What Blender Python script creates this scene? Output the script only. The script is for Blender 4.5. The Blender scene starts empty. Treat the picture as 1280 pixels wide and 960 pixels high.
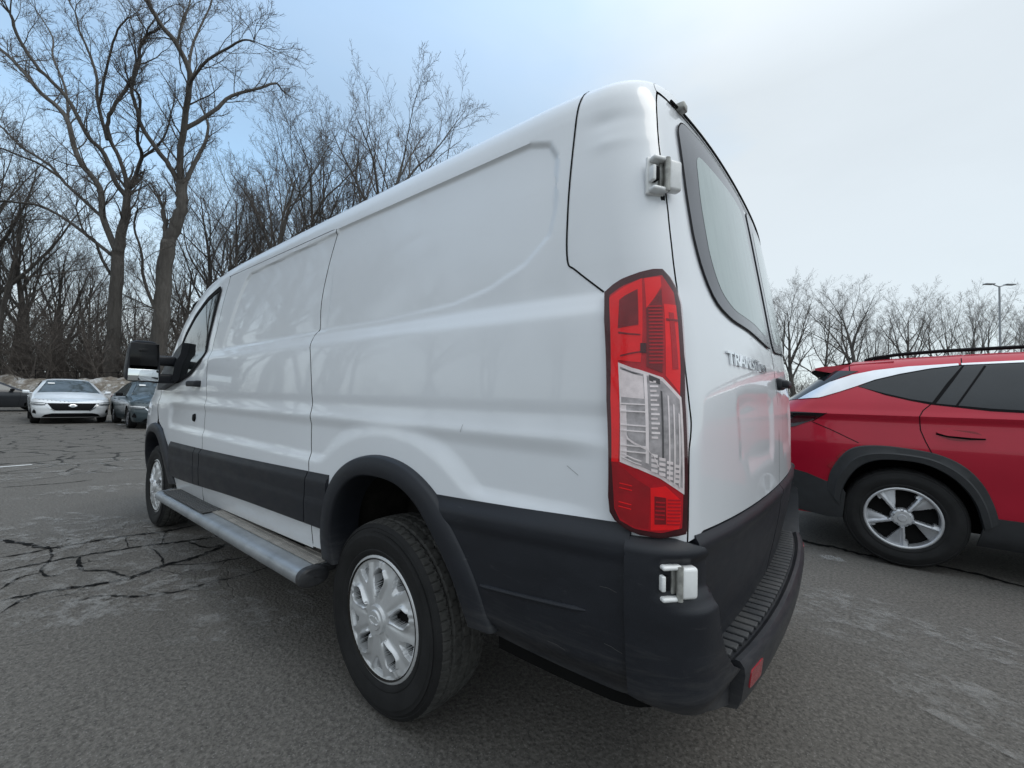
import bpy, bmesh, math, random
from mathutils import Vector, Matrix, noise
PI=math.pi
R_=math.radians
SC=bpy.context.scene
COL=SC.collection
# ------------------------------------------------------------------ materials
def _nt(name):
    m=bpy.data.materials.new(name); m.use_nodes=True
    nt=m.node_tree; b=nt.nodes['Principled BSDF']; return m,nt,b
def lnk(nt,a,b): nt.links.new(a,b)
def noise_node(nt,scale,detail=6,rough=.6,vec=None,dist=0):
    n=nt.nodes.new('ShaderNodeTexNoise'); n.inputs['Scale'].default_value=scale
    n.inputs['Detail'].default_value=detail; n.inputs['Roughness'].default_value=rough; n.inputs['Distortion'].default_value=dist
    if vec is not None: lnk(nt,vec,n.inputs['Vector'])
    return n
def coords(nt,scale=(1,1,1),rot=(0,0,0)):
    tc=nt.nodes.new('ShaderNodeTexCoord'); mp=nt.nodes.new('ShaderNodeMapping')
    mp.inputs['Scale'].default_value=scale; mp.inputs['Rotation'].default_value=rot
    lnk(nt,tc.outputs['Object'],mp.inputs['Vector']); return mp.outputs['Vector']
def ramp(nt,src,stops,interp='LINEAR'):
    r=nt.nodes.new('ShaderNodeValToRGB'); r.color_ramp.interpolation=interp
    e=r.color_ramp.elements
    while len(e)>1: e.remove(e[-1])
    e[0].position=stops[0][0]; e[0].color=(*stops[0][1],1) if not isinstance(stops[0][1],(int,float)) else (stops[0][1],)*3+(1,)
    for p,c in stops[1:]:
        k=e.new(p); k.color=(*c,1) if not isinstance(c,(int,float)) else (c,c,c,1)
    lnk(nt,src,r.inputs['Fac']); return r.outputs['Color']
def mixc(nt,fac,a,b,mode='MIX'):
    m=nt.nodes.new('ShaderNodeMix'); m.data_type='RGBA'; m.blend_type=mode
    if isinstance(fac,(int,float)): m.inputs[0].default_value=fac
    else: lnk(nt,fac,m.inputs[0])
    for s,i in ((a,6),(b,7)):
        if isinstance(s,(tuple,list)): m.inputs[i].default_value=(*s,1)
        else: lnk(nt,s,m.inputs[i])
    return m.outputs[2]
def math_(nt,op,a,b=None,clamp=False):
    m=nt.nodes.new('ShaderNodeMath'); m.operation=op; m.use_clamp=clamp
    for s,i in ((a,0),(b,1)):
        if s is None: continue
        if isinstance(s,(int,float)): m.inputs[i].default_value=s
        else: lnk(nt,s,m.inputs[i])
    return m.outputs[0]
def bump(nt,h,strength,dist,b,normal=None):
    n=nt.nodes.new('ShaderNodeBump'); n.inputs['Strength'].default_value=strength; n.inputs['Distance'].default_value=dist
    lnk(nt,h,n.inputs['Height'])
    if normal is not None: lnk(nt,normal,n.inputs['Normal'])
    lnk(nt,n.outputs['Normal'],b.inputs['Normal']); return n.outputs['Normal']
def simple(name,col,rough=.5,metal=0,coat=0,var=.12,scale=8,bumps=0,bscale=300,spec=.5,coat_rough=.03,trans=0):
    m,nt,b=_nt(name); v=coords(nt)
    n=noise_node(nt,scale,5,.6,v)
    lo=tuple(c*(1-var) for c in col); hi=tuple(min(1,c*(1+var)) for c in col)
    lnk(nt,ramp(nt,n.outputs['Fac'],[(.3,lo),(.7,hi)]),b.inputs['Base Color'])
    b.inputs['Roughness'].default_value=rough; b.inputs['Metallic'].default_value=metal
    b.inputs['Coat Weight'].default_value=coat; b.inputs['Coat Roughness'].default_value=coat_rough
    b.inputs['Specular IOR Level'].default_value=spec
    b.inputs['Transmission Weight'].default_value=trans
    if bumps:
        n2=noise_node(nt,bscale,3,.6,v); bump(nt,n2.outputs['Fac'],bumps,.002,b)
    return m
def paint_white():
    m,nt,b=_nt('white_van_paint'); v=coords(nt)
    n=noise_node(nt,1.6,6,.62,coords(nt,(1,1,.5))); n2=noise_node(nt,26,5,.7,coords(nt,(.35,.35,1.2)))
    c=mixc(nt,ramp(nt,n.outputs['Fac'],[(.35,0.),(.72,.5)]),(.74,.765,.80),(.68,.70,.73))
    c=mixc(nt,ramp(nt,n2.outputs['Fac'],[(.55,0.),(.8,.10)]),c,(.60,.60,.59))
    # road film low on the flanks
    sep=nt.nodes.new('ShaderNodeSeparateXYZ'); lnk(nt,v,sep.inputs[0])
    low=ramp(nt,math_(nt,'ADD',sep.outputs['Z'],math_(nt,'MULTIPLY',math_(nt,'SUBTRACT',n2.outputs['Fac'],.5),.35)),[(.36,.55),(.62,.0)])
    c=mixc(nt,low,c,(.50,.49,.47))
    lnk(nt,c,b.inputs['Base Color'])
    b.inputs['Specular IOR Level'].default_value=.5
    lnk(nt,ramp(nt,n2.outputs['Fac'],[(.3,.28),(.75,.34)]),b.inputs['Roughness'])
    b.inputs['Coat Weight'].default_value=.7
    lnk(nt,ramp(nt,n.outputs['Fac'],[(.3,.02),(.8,.06)]),b.inputs['Coat Roughness'])
    # slow waviness of pressed sheet
    n3=noise_node(nt,2.6,2,.5,coords(nt,(1,1,1.2))); bump(nt,n3.outputs['Fac'],.12,.006,b)
    return m
def black_plastic(name,col=(.022,.024,.028),scuff=.25,rough=.46):
    m,nt,b=_nt(name); v=coords(nt)
    n=noise_node(nt,5,6,.65,coords(nt,(1,1,2.5))); n2=noise_node(nt,14,8,.75,coords(nt,(.4,.4,3)),1.5)
    c=mixc(nt,ramp(nt,n.outputs['Fac'],[(.35,0.),(.75,.5)]),col,tuple(x*1.7 for x in col))
    sep=nt.nodes.new('ShaderNodeSeparateXYZ'); lnk(nt,v,sep.inputs[0])
    low=ramp(nt,math_(nt,'ADD',sep.outputs['Z'],math_(nt,'MULTIPLY',math_(nt,'SUBTRACT',n2.outputs['Fac'],.5),.6)),[(.40,.7),(.60,.0)])
    c=mixc(nt,math_(nt,'MULTIPLY',low,scuff*1.1),c,(.16,.155,.145))
    c=mixc(nt,math_(nt,'MULTIPLY',ramp(nt,n2.outputs['Fac'],[(.62,0.),(.72,1.)]),scuff),c,(.14,.14,.14))
    lnk(nt,c,b.inputs['Base Color'])
    lnk(nt,ramp(nt,n.outputs['Fac'],[(.3,rough-.08),(.7,rough+.1)]),b.inputs['Roughness'])
    b.inputs['Specular IOR Level'].default_value=.38
    n3=noise_node(nt,420,2,.5,v); bump(nt,n3.outputs['Fac'],.2,.001,b)
    return m
M={}
def make_materials():
    M['white']=paint_white()
    M['black_plastic']=black_plastic('dusty_black_plastic',(.011,.0125,.017))
    M['pad']=black_plastic('bumper_tread_plastic',(.03,.032,.036),.45,.6)
    M['shell']=simple('underbody_black',(.006,.006,.006),.9,spec=.1)
    M['under']=simple('underbody_dirt',(.022,.020,.018),.9,spec=.15,var=.4,scale=14)
    M['rubber']=simple('tyre_rubber',(.0125,.0125,.013),.72,spec=.3,var=.35,scale=9,bumps=.3,bscale=180)
    M['tread']=simple('tyre_tread_dusty',(.050,.049,.046),.85,var=.4,scale=30,bumps=.3,bscale=200)
    M['silver']=simple('hubcap_silver',(.60,.61,.62),.36,.45,.35,.06,20)
    M['dark_hole']=simple('wheel_void_black',(.006,.006,.006),.8,spec=.15)
    M['gap']=simple('panel_gap_black',(.007,.007,.008),.8,spec=.15)
    M['glass_dark']=simple('tinted_side_glass',(.012,.014,.015),.03,0,0,.1,spec=.5)
    M['rear_glass']=None
    M['frit']=simple('rear_glass_black_border',(.055,.056,.068),.07,0,0,.25,6,spec=.4)
    M['alu']=simple('weathered_aluminium_board',(.38,.40,.42),.42,.75,0,.22,7)
    M['alu_dirty']=simple('dusty_tread_board',(.30,.28,.255),.6,.25,0,.25,16)
    M['hinge']=simple('hinge_white_paint',(.74,.75,.75),.35,0,.5,.10,30)
    M['hinge_grey']=simple('hinge_steel',(.33,.33,.31),.5,.4,0,.35,60)
    M['chrome']=simple('badge_chrome',(.75,.76,.78),.12,1)
    M['red_reflector']=simple('bumper_reflector_red',(.32,.012,.025),.22,0,.7,.15,60)
    M['red_bright']=simple('lamp_red_bright',(.90,.006,.012),.5,0,0,.06,40,spec=.25)
    M['red_mid']=simple('lamp_red_mid',(.48,.005,.016),.5,0,0,.12,60,spec=.25)
    M['red_deep']=simple('lamp_red_deep',(.20,.004,.010),.45,0,0,.2,50,spec=.3)
    M['red_low']=simple('lamp_red_lower',(.34,.004,.012),.4,0,0,.15,30,spec=.3)
    M['lamp_dark']=simple('lamp_socket_dark',(.06,.065,.07),.4,.2)
    M['red_edge']=simple('lamp_red_border',(.050,.003,.007),.3,0,0,.2,30,spec=.3)
    M['lamp_chrome']=simple('lamp_reflector_silver',(.88,.90,.90),.3,.4,0,.08,30)
    M['lamp_white']=simple('lamp_diffuser_white',(.84,.85,.85),.35,.1,0,.12,60)
    M['lamp_grey']=simple('lamp_cavity_grey',(.40,.42,.43),.3,.3,0,.35,45)
    M['bark']=bark(); M['twig']=simple('twig_grey_brown',(.105,.090,.080),.85,var=.25,scale=3)
    M['scuff']=simple('pale_scuff',(.07,.07,.07),.7)
    M['scratch']=simple('scratch_grey',(.30,.30,.31),.6)
    M['mirror']=simple('mirror_glass',(.80,.84,.86),.03,1,0,.02)
    M['mirror_black']=simple('mirror_black_glass',(.006,.006,.007),.12,.0,0,.02,spec=.3)
def bark():
    m,nt,b=_nt('bark'); v=coords(nt,(1,1,.18))
    n=noise_node(nt,7,9,.7,v,.6)
    lnk(nt,ramp(nt,n.outputs['Fac'],[(.3,(.060,.054,.049)),(.55,(.100,.092,.084)),(.8,(.15,.142,.134))]),b.inputs['Base Color'])
    b.inputs['Roughness'].default_value=.9
    bump(nt,n.outputs['Fac'],.9,.05,b); return m
def clear_glass(name,tint=(1,1,1)):
    m=bpy.data.materials.new(name); m.use_nodes=True; nt=m.node_tree; nt.nodes.clear()
    o=nt.nodes.new('ShaderNodeOutputMaterial'); mx=nt.nodes.new('ShaderNodeMixShader')
    t=nt.nodes.new('ShaderNodeBsdfTransparent'); g=nt.nodes.new('ShaderNodeBsdfGlossy'); f=nt.nodes.new('ShaderNodeFresnel')
    tc=nt.nodes.new('ShaderNodeTexCoord'); n=nt.nodes.new('ShaderNodeTexNoise'); n.inputs['Scale'].default_value=9
    lnk(nt,tc.outputs['Object'],n.inputs['Vector'])
    c=ramp(nt,n.outputs['Fac'],[(.3,tuple(x*.93 for x in tint)),(.7,tint)]); lnk(nt,c,t.inputs['Color'])
    g.inputs['Roughness'].default_value=.03; f.inputs['IOR'].default_value=1.45
    lnk(nt,f.outputs[0],mx.inputs[0]); lnk(nt,t.outputs[0],mx.inputs[1]); lnk(nt,g.outputs[0],mx.inputs[2]); lnk(nt,mx.outputs[0],o.inputs[0])
    return m
# ------------------------------------------------------------------ mesh helpers
class MB:
    def __init__(s): s.v=[]; s.f=[]; s.m=[]; s.mats=[]; s.key={}
    def mi(s,mat):
        if mat not in s.mats: s.mats.append(mat)
        return s.mats.index(mat)
    def add(s,vs,fs,mat=None):
        o=len(s.v); s.v.extend([tuple(v) for v in vs]); k=s.mi(mat) if mat else 0
        for f in fs: s.f.append(tuple(i+o for i in f)); s.m.append(k)
    def vert(s,p,key=None):
        if key is not None and key in s.key: return s.key[key]
        s.v.append(tuple(p)); i=len(s.v)-1
        if key is not None: s.key[key]=i
        return i
    def grid(s,rows,mat=None,close=False,flip=False):
        n=len(rows[0]); o=len(s.v); k=s.mi(mat) if mat else 0
        for r in rows: s.v.extend([tuple(p) for p in r])
        for i in range(len(rows)-1):
            for j in range(n if close else n-1):
                a=o+i*n+j; b=o+i*n+(j+1)%n; c=b+n; d=a+n
                s.f.append((a,d,c,b) if flip else (a,b,c,d)); s.m.append(k)
    def box(s,c,size,mat=None,rot=None,bev=0):
        x,y,z=[t/2 for t in size]; R=rot or Matrix.Identity(3); c=Vector(c)
        if bev<=0:
            vs=[c+R@Vector((sx*x,sy*y,sz*z)) for sx in(-1,1) for sy in(-1,1) for sz in(-1,1)]
            s.add(vs,[(0,1,3,2),(4,6,7,5),(0,4,5,1),(2,3,7,6),(0,2,6,4),(1,5,7,3)],mat); return
        bm=bmesh.new(); bmesh.ops.create_cube(bm,size=1)
        for v in bm.verts: v.co=Vector((v.co.x*2*x,v.co.y*2*y,v.co.z*2*z))
        bmesh.ops.bevel(bm,geom=list(bm.edges),offset=min(bev,x*.9,y*.9,z*.9),segments=3,affect='EDGES',profile=.5)
        bm.verts.index_update()
        s.add([c+R@v.co for v in bm.verts],[[v.index for v in f.verts] for f in bm.faces],mat); bm.free()
    def tube(s,pts,rads,n=8,mat=None,caps=True):
        pts=[Vector(p) for p in pts]
        if not isinstance(rads,(list,tuple)): rads=[rads]*len(pts)
        rows=[]; prev=None
        for i,p in enumerate(pts):
            d=(pts[min(i+1,len(pts)-1)]-pts[max(i-1,0)])
            if d.length<1e-9: d=Vector((0,0,1))
            d.normalize()
            if prev is None:
                a=Vector((0,0,1)) if abs(d.z)<.9 else Vector((1,0,0)); u=d.cross(a).normalized()
            else: u=(prev-d*prev.dot(d)).normalized()
            prev=u; w=d.cross(u)
            rows.append([p+(u*math.cos(2*PI*k/n)+w*math.sin(2*PI*k/n))*rads[i] for k in range(n)])
        o=len(s.v); s.grid(rows,mat,close=True)
        if caps:
            k=s.mi(mat) if mat else 0
            s.f.append(tuple(o+j for j in range(n))[::-1]); s.m.append(k)
            e=o+(len(rows)-1)*n; s.f.append(tuple(e+j for j in range(n))); s.m.append(k)
    def lathe(s,prof,n=64,axis='y',c=(0,0,0),mat=None):
        # prof: (radius, along axis)
        c=Vector(c); rows=[]
        for r,h in prof:
            row=[]
            for k in range(n):
                a=2*PI*k/n
                if axis=='y': row.append(c+Vector((r*math.cos(a),h,r*math.sin(a))))
                elif axis=='z': row.append(c+Vector((r*math.cos(a),r*math.sin(a),h)))
                else: row.append(c+Vector((h,r*math.cos(a),r*math.sin(a))))
            rows.append(row)
        s.grid(rows,mat,close=True)
    def build(s,name,parent=None,mat=None,smooth=True,pinv=None,auto=35,merge=0,xf=None):
        me=bpy.data.meshes.new(name)
        vs=s.v if xf is None else [tuple(xf@Vector(v)) for v in s.v]
        me.from_pydata(vs,[],s.f)
        mats=s.mats if s.mats else [mat or M['black_plastic']]
        for m in mats: me.materials.append(m)
        me.polygons.foreach_set('material_index',s.m)
        me.validate(clean_customdata=False)
        if merge:
            bm=bmesh.new(); bm.from_mesh(me); bmesh.ops.remove_doubles(bm,verts=bm.verts,dist=merge); bm.to_mesh(me); bm.free()
        if smooth:
            me.polygons.foreach_set('use_smooth',[True]*len(me.polygons))
            if auto: me.set_sharp_from_angle(angle=R_(auto))
        me.update()
        o=bpy.data.objects.new(name,me); COL.objects.link(o)
        if parent is not None:
            o.parent=parent
            if pinv is not None: o.matrix_parent_inverse=pinv
        return o
def tag(o,label=None,cat=None,group=None,kind=None):
    if label: o['label']=label
    if cat: o['category']=cat
    if group: o['group']=group
    if kind: o['kind']=kind
    return o
def empty(name,loc=(0,0,0),rz=0,label=None,cat=None,group=None):
    o=bpy.data.objects.new(name,None); COL.objects.link(o); o.location=loc; o.rotation_euler=(0,0,rz)
    o.empty_display_size=.3
    return tag(o,label,cat,group)
def pinv_of(loc,rz=0): return (Matrix.Translation(Vector(loc))@Matrix.Rotation(rz,4,'Z')).inverted()
def copy_tree(o,parent=None,loc=None,rz=None,scale=None,label=None,group=None):
    c=o.copy(); COL.objects.link(c)
    if parent is not None: c.parent=parent; c.matrix_parent_inverse=o.matrix_parent_inverse.copy()
    if loc is not None: c.location=loc
    if rz is not None: c.rotation_euler=(0,0,rz)
    if scale is not None: c.scale=scale
    if label: c['label']=label
    if group: c['group']=group
    for ch in list(o.children): copy_tree(ch,c)
    return c
def clip(poly,a,b,c):
    # keep a*x+b*y<=c
    out=[]; n=len(poly)
    for i in range(n):
        p=poly[i]; q=poly[(i+1)%n]
        dp=a*p[0]+b*p[1]-c; dq=a*q[0]+b*q[1]-c
        if dp<=0: out.append(p)
        if (dp<0 and dq>0) or (dp>0 and dq<0):
            t=dp/(dp-dq); out.append((p[0]+(q[0]-p[0])*t,p[1]+(q[1]-p[1])*t))
    return out
def densify(poly,step,closed=True):
    out=[]; n=len(poly)
    for i in range(n if closed else n-1):
        a=poly[i]; b=poly[(i+1)%n]; d=math.hypot(b[0]-a[0],b[1]-a[1]); k=max(1,int(math.ceil(d/step)))
        for j in range(k): out.append((a[0]+(b[0]-a[0])*j/k,a[1]+(b[1]-a[1])*j/k))
    if not closed: out.append(poly[-1])
    return out
def rounded(poly,r,seg=5):
    # rounds polygon corners by radius-like distance r (or list)
    out=[]; n=len(poly)
    for i in range(n):
        p0=Vector(poly[i-1]); p=Vector(poly[i]); p1=Vector(poly[(i+1)%n])
        rr=r[i] if isinstance(r,(list,tuple)) else r
        a=p0-p; b=p1-p; d=min(rr,a.length*.48,b.length*.48)
        A=p+a.normalized()*d; B=p+b.normalized()*d
        for k in range(seg+1):
            t=k/seg; q=A*(1-t)**2+p*2*t*(1-t)+B*t*t; out.append((q.x,q.y))
    return out
def area(poly):
    return sum(poly[i-1][0]*poly[i][1]-poly[i][0]*poly[i-1][1] for i in range(len(poly)))/2
def drape(mb,poly,f,du=.02,dv=.02,off=0,wall=None,mat=None,flip=False,wmat=None):
    """lay a polygon (u,v) on the surface f(u,v,off), cells du x dv; wall: side faces down to offset wall"""
    offf=off if callable(off) else (lambda u,v:off)
    if area(poly)<0: poly=poly[::-1]
    us=[p[0] for p in poly]; vs=[p[1] for p in poly]
    i0=math.floor(min(us)/du); i1=math.ceil(max(us)/du); j0=math.floor(min(vs)/dv); j1=math.ceil(max(vs)/dv)
    k=mb.mi(mat) if mat else 0; diag=math.hypot(du,dv)*.51
    cache={}
    def V(u,v):
        key=(round(u,5),round(v,5))
        if key not in cache:
            mb.v.append(tuple(f(u,v,offf(u,v)))); cache[key]=len(mb.v)-1
        return cache[key]
    for j in range(j0,j1):
        v0=j*dv; v1=v0+dv
        strip=clip(clip(poly,0,-1,-v0),0,1,v1)
        if len(strip)<3: continue
        for i in range(i0,i1):
            u0=i*du; u1=u0+du
            c=clip(clip(strip,-1,0,-u0),1,0,u1)
            if len(c)<3: continue
            if abs(area(c))<1e-9: continue
            if abs(abs(area(c))-du*dv)<1e-9: c=[(u0,v0),(u1,v0),(u1,v1),(u0,v1)]
            ids=[]
            for q in c:
                a=V(*q)
                if not ids or (a!=ids[-1] and a!=ids[0]): ids.append(a)
            if len(ids)>=3:
                mb.f.append(tuple(ids[::-1] if flip else ids)); mb.m.append(k)
    if wall is not None:
        d=densify(poly,min(du,dv))
        wf=wall if callable(wall) else (lambda u,v:wall)
        n=len(d); o=len(mb.v)
        if wmat: k=mb.mi(wmat)
        for (u,v) in d: mb.v.append(tuple(f(u,v,offf(u,v)-(.0015 if wmat else 0))))
        for (u,v) in d: mb.v.append(tuple(f(u,v,wf(u,v))))
        for a in range(n):
            b=(a+1)%n; q=(o+a,o+n+a,o+n+b,o+b)
            mb.f.append(q[::-1] if flip else q); mb.m.append(k)
def ribbon(mb,pts,f,w,off,step=.02,mat=None,flip=False):
    """a narrow strip along a polyline laid on the surface"""
    d=densify(pts,step,False); k=mb.mi(mat) if mat else 0; o=len(mb.v)
    for i,(u,v) in enumerate(d):
        a=d[max(i-1,0)]; b=d[min(i+1,len(d)-1)]; tx,ty=b[0]-a[0],b[1]-a[1]; l=math.hypot(tx,ty) or 1
        nx,ny=-ty/l*w/2,tx/l*w/2
        mb.v.append(tuple(f(u+nx,v+ny,off))); mb.v.append(tuple(f(u-nx,v-ny,off)))
    for i in range(len(d)-1):
        q=(o+2*i,o+2*i+1,o+2*i+3,o+2*i+2); mb.f.append(q[::-1] if flip else q); mb.m.append(k)
def text_mesh(s,size,extrude=.002,bold=.0):
    cu=bpy.data.curves.new('lettering','FONT'); cu.body=s; cu.size=size; cu.extrude=extrude; cu.offset=bold; cu.align_x='LEFT'
    o=bpy.data.objects.new('lettering',cu); COL.objects.link(o)
    dg=bpy.context.evaluated_depsgraph_get(); dg.update()
    me=bpy.data.meshes.new_from_object(o.evaluated_get(dg)); 
    vs=[v.co.copy() for v in me.vertices]; fs=[tuple(p.vertices) for p in me.polygons]
    bpy.data.objects.remove(o); bpy.data.curves.remove(cu); bpy.data.meshes.remove(me)
    return vs,fs

def lerp(a,b,t): return a+(b-a)*t
def sm(x,a,b):
    t=(x-a)/((b-a) or 1e-9); t=0 if t<0 else (1 if t>1 else t)
    return t*t*(3-2*t)
def interp(x,pts):
    if x<=pts[0][0]: return pts[0][1]
    for (a,b),(c,d) in zip(pts,pts[1:]):
        if x<=c: return b+(d-b)*(x-a)/(c-a)
    return pts[-1][1]
def hermite(pts):
    n=len(pts); xs=[p[0] for p in pts]; ys=[p[1] for p in pts]
    d=[(ys[i+1]-ys[i])/(xs[i+1]-xs[i]) for i in range(n-1)]
    m=[d[0]]+[0 if d[i-1]*d[i]<=0 else 2*d[i-1]*d[i]/(d[i-1]+d[i]) for i in range(1,n-1)]+[d[-1]]
    def f(x):
        if x<=xs[0]: return ys[0]
        if x>=xs[-1]: return ys[-1]
        i=0
        while x>xs[i+1]: i+=1
        h=xs[i+1]-xs[i]; t=(x-xs[i])/h
        return ((2*t**3-3*t*t+1)*ys[i]+(t**3-2*t*t+t)*h*m[i]+(-2*t**3+3*t*t)*ys[i+1]+(t**3-t*t)*h*m[i+1])
    return f
# half width by height
Wf=hermite([(.30,.93),(.40,.965),(.50,.985),(.60,.996),(.78,1.004),(.90,1.000),(1.06,.992),(1.10,.982),(1.135,.977),(1.17,.979),(1.28,.976),(1.39,.968),(1.43,.954),(1.46,.944),(1.55,.940),(1.75,.927),(1.92,.910),(2.06,.898)])
Ztop=hermite([(0,2.07),(.3,2.085),(.6,2.095),(2.0,2.085),(3.0,2.07),(3.6,2.035),(3.9,1.975),(4.15,1.89),(4.45,1.76),(4.72,1.56),(4.95,1.28),(5.15,1.13),(5.4,.98)])
inset=hermite([(-.01,.11),(0,.085),(.01,.055),(.025,.03),(.05,.012),(.09,.002),(.12,0)])
XrB=hermite([(.40,.075),(.87,.070),(1.1,.072)])
Xr0=hermite([(.40,.135),(.53,.120),(.68,.092),(.80,.074),(.87,.070),(1.1,.072),(1.3,.088),(1.5,.119),(1.7,.153),(1.9,.188),(2.0,.208),(2.1,.235)])
_md=[0]
def xrear(y,z): return (XrB(z) if _md[0] else Xr0(z))+.0467*y*y+.0352*y**4*lerp(1,1.5,sm(z,1,1.8))
def segd(px,pz,ax,az,bx,bz):
    dx,dz=bx-ax,bz-az; t=((px-ax)*dx+(pz-az)*dz)/(dx*dx+dz*dz); t=min(1,max(0,t))
    return math.hypot(px-ax-t*dx,pz-az-t*dz)
def sdpoly(x,z,P):
    d=1e9; ins=False; n=len(P)
    for i in range(n):
        ax,az=P[i]; bx,bz=P[(i+1)%n]
        e=segd(x,z,ax,az,bx,bz)
        if e<d: d=e
        if (az>z)!=(bz>z) and x<(bx-ax)*(z-az)/(bz-az)+ax: ins=not ins
    return d if ins else -d
REC_Q=[(1.9,1.955),(.62,1.955),(.545,1.93),(.515,1.88),(.505,1.72),(.52,1.64),(.60,1.57),(.74,1.515),(.9,1.485),(1.3,1.468),(1.9,1.468)]
REC_S=[(1.5,1.95),(2.80,1.92),(2.86,1.89),(2.93,1.80),(3.11,1.50),(3.125,1.465),(3.08,1.45),(1.5,1.468)]
_nd=[0]
def details(x,z):
    if _nd[0]: return 0
    o=0
    if x<.50 and z>1.6:   # old parking dents on the upper rear corner
        for cx,cz,sx,sz,a in ((.36,1.93,.05,.022,-.0045),(.33,1.865,.06,.018,.004)):
            o+=a*math.exp(-((x-cx)/sx)**2-((z-cz)/sz)**2)
    # scoop of the lower flank around the wheel bulges
    k=sm(z,.865,.915)*(1-sm(z,1.02,1.085))
    if k>0:
        r=math.hypot(x-1.19,z-.36); r2=math.hypot(x-4.5,z-.36)
        k*=sm(r,.66,.74)*sm(r2,.62,.72)*sm(x,.27,.45)*(1-sm(x,4.05,4.15))
        o-=.0135*k
    if z>1.40:
        # window recess pressings
        if x<1.75:
            if x>.45:
                s=sdpoly(x,z,REC_Q)
                if s>-.02: o-=.010*sm(s,-.003,.008)*lerp(.35,1,sm(z,1.5,1.9))
        elif x<3.3:
            s=sdpoly(x,z,REC_S)
            if s>-.02: o-=.010*sm(s,-.003,.008)*lerp(.6,1,sm(z,1.5,1.9))
    return o
def ysid0(x,z):
    zt=Ztop(x)
    y=Wf(z)-inset(zt-z)
    if x<.62: y-=.040*((.62-x)/.5)**2
    if x>3.3:
        t=(x-3.3)
        y-=.045*sm(z,1.0,1.6)*min(t,1.2)**1.6
        y-=.10*max(0,(x-4.35))**2
    if z>1.4:
        y+=0
    return y
RF=hermite([(.4,.10),(.9,.095),(1.3,.10),(1.5,.108),(1.65,.114),(1.9,.112),(2.1,.108)])
def corner(z):
    # intersection K of side and rear curve
    x=.15
    for _ in range(12):
        y=ysid0(x,z); x=xrear(y,z)
    return x,ysid0(x,z),RF(z)
_cc={}
def P(S,z,off=0):
    """S>=0: along the side, x = Kx+r+S ; -L<S<0 corner ; below: rear, y = Ky-r+(S+L)"""
    k=(round(z,4),_md[0])
    if k not in _cc: _cc[k]=corner(z)
    Kx,Ky,r=_cc[k]; L=r*1.4
    def base(S):
        if S>=0:
            x=Kx+r+S
            return x,ysid0(x,z)+details(x,z)
        if S>-L:
            t=-S/L
            A=(Kx+r,ysid0(Kx+r,z)+details(Kx+r,z)); yb=Ky-r; B=(xrear(yb,z),yb)
            a=(1-t)**2; b=2*t*(1-t); c=t*t
            w=1.0
            return (a*A[0]+b*Kx+c*B[0], a*A[1]+b*Ky+c*B[1])
        y=Ky-r+(S+L)
        x=xrear(y,z)
        # plate pressing on the door
        return x+rear_detail(y,z),y
    x,y=base(S)
    if off:
        e=.004
        x1,y1=base(S-e); x2,y2=base(S+e)
        tx,ty=x2-x1,y2-y1; l=math.hypot(tx,ty) or 1
        # outward normal : rotate tangent (toward +x) by +90 => (-ty,tx) points +y on the side
        nx,ny=-ty/l,tx/l
        x+=nx*off; y+=ny*off
    return (x,y,z)
PLATE=[(.62,1.16),(.60,1.20),(.5,1.215),(.2,1.215),(.13,1.19),(.12,1.02),(.15,.97),(.5,.97),(.6,1.02)]
def rear_detail(y,z):
    if .9<z<1.3 and y>0:
        s=sdpoly(y,z,PLATE)
        return .008*sm(s,-.012,.05)
    return 0
def S_of_x(x,z):
    k=(round(z,4),_md[0])
    if k not in _cc: _cc[k]=corner(z)
    Kx,Ky,r=_cc[k]; return x-Kx-r
def S_of_y(y,z):
    k=(round(z,4),_md[0])
    if k not in _cc: _cc[k]=corner(z)
    Kx,Ky,r=_cc[k]; return y-Ky+r-r*1.4

def PB(S,z,off=0):
    """surface the bumper corners are built on: no tuck-in under the doors, no pressings"""
    _md[0]=1; q=P(S,z,off); _md[0]=0; return q
def SBy(y,z): _md[0]=1; q=S_of_y(y,z); _md[0]=0; return q
def SBx(x,z): _md[0]=1; q=S_of_x(x,z); _md[0]=0; return q
def PL(S,z,off=0):
    """smooth lamp surface: quadratic through three levels"""
    a=P(S,.88,off); b=P(S,1.21,off); c=P(S,1.49,off)
    la=(z-1.21)*(z-1.49)/((.88-1.21)*(.88-1.49)); lb=(z-.88)*(z-1.49)/((1.21-.88)*(1.21-1.49)); lc=(z-.88)*(z-1.21)/((1.49-.88)*(1.49-1.21))
    return tuple(la*i+lb*j+lc*k for i,j,k in zip(a,b,c))

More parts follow.
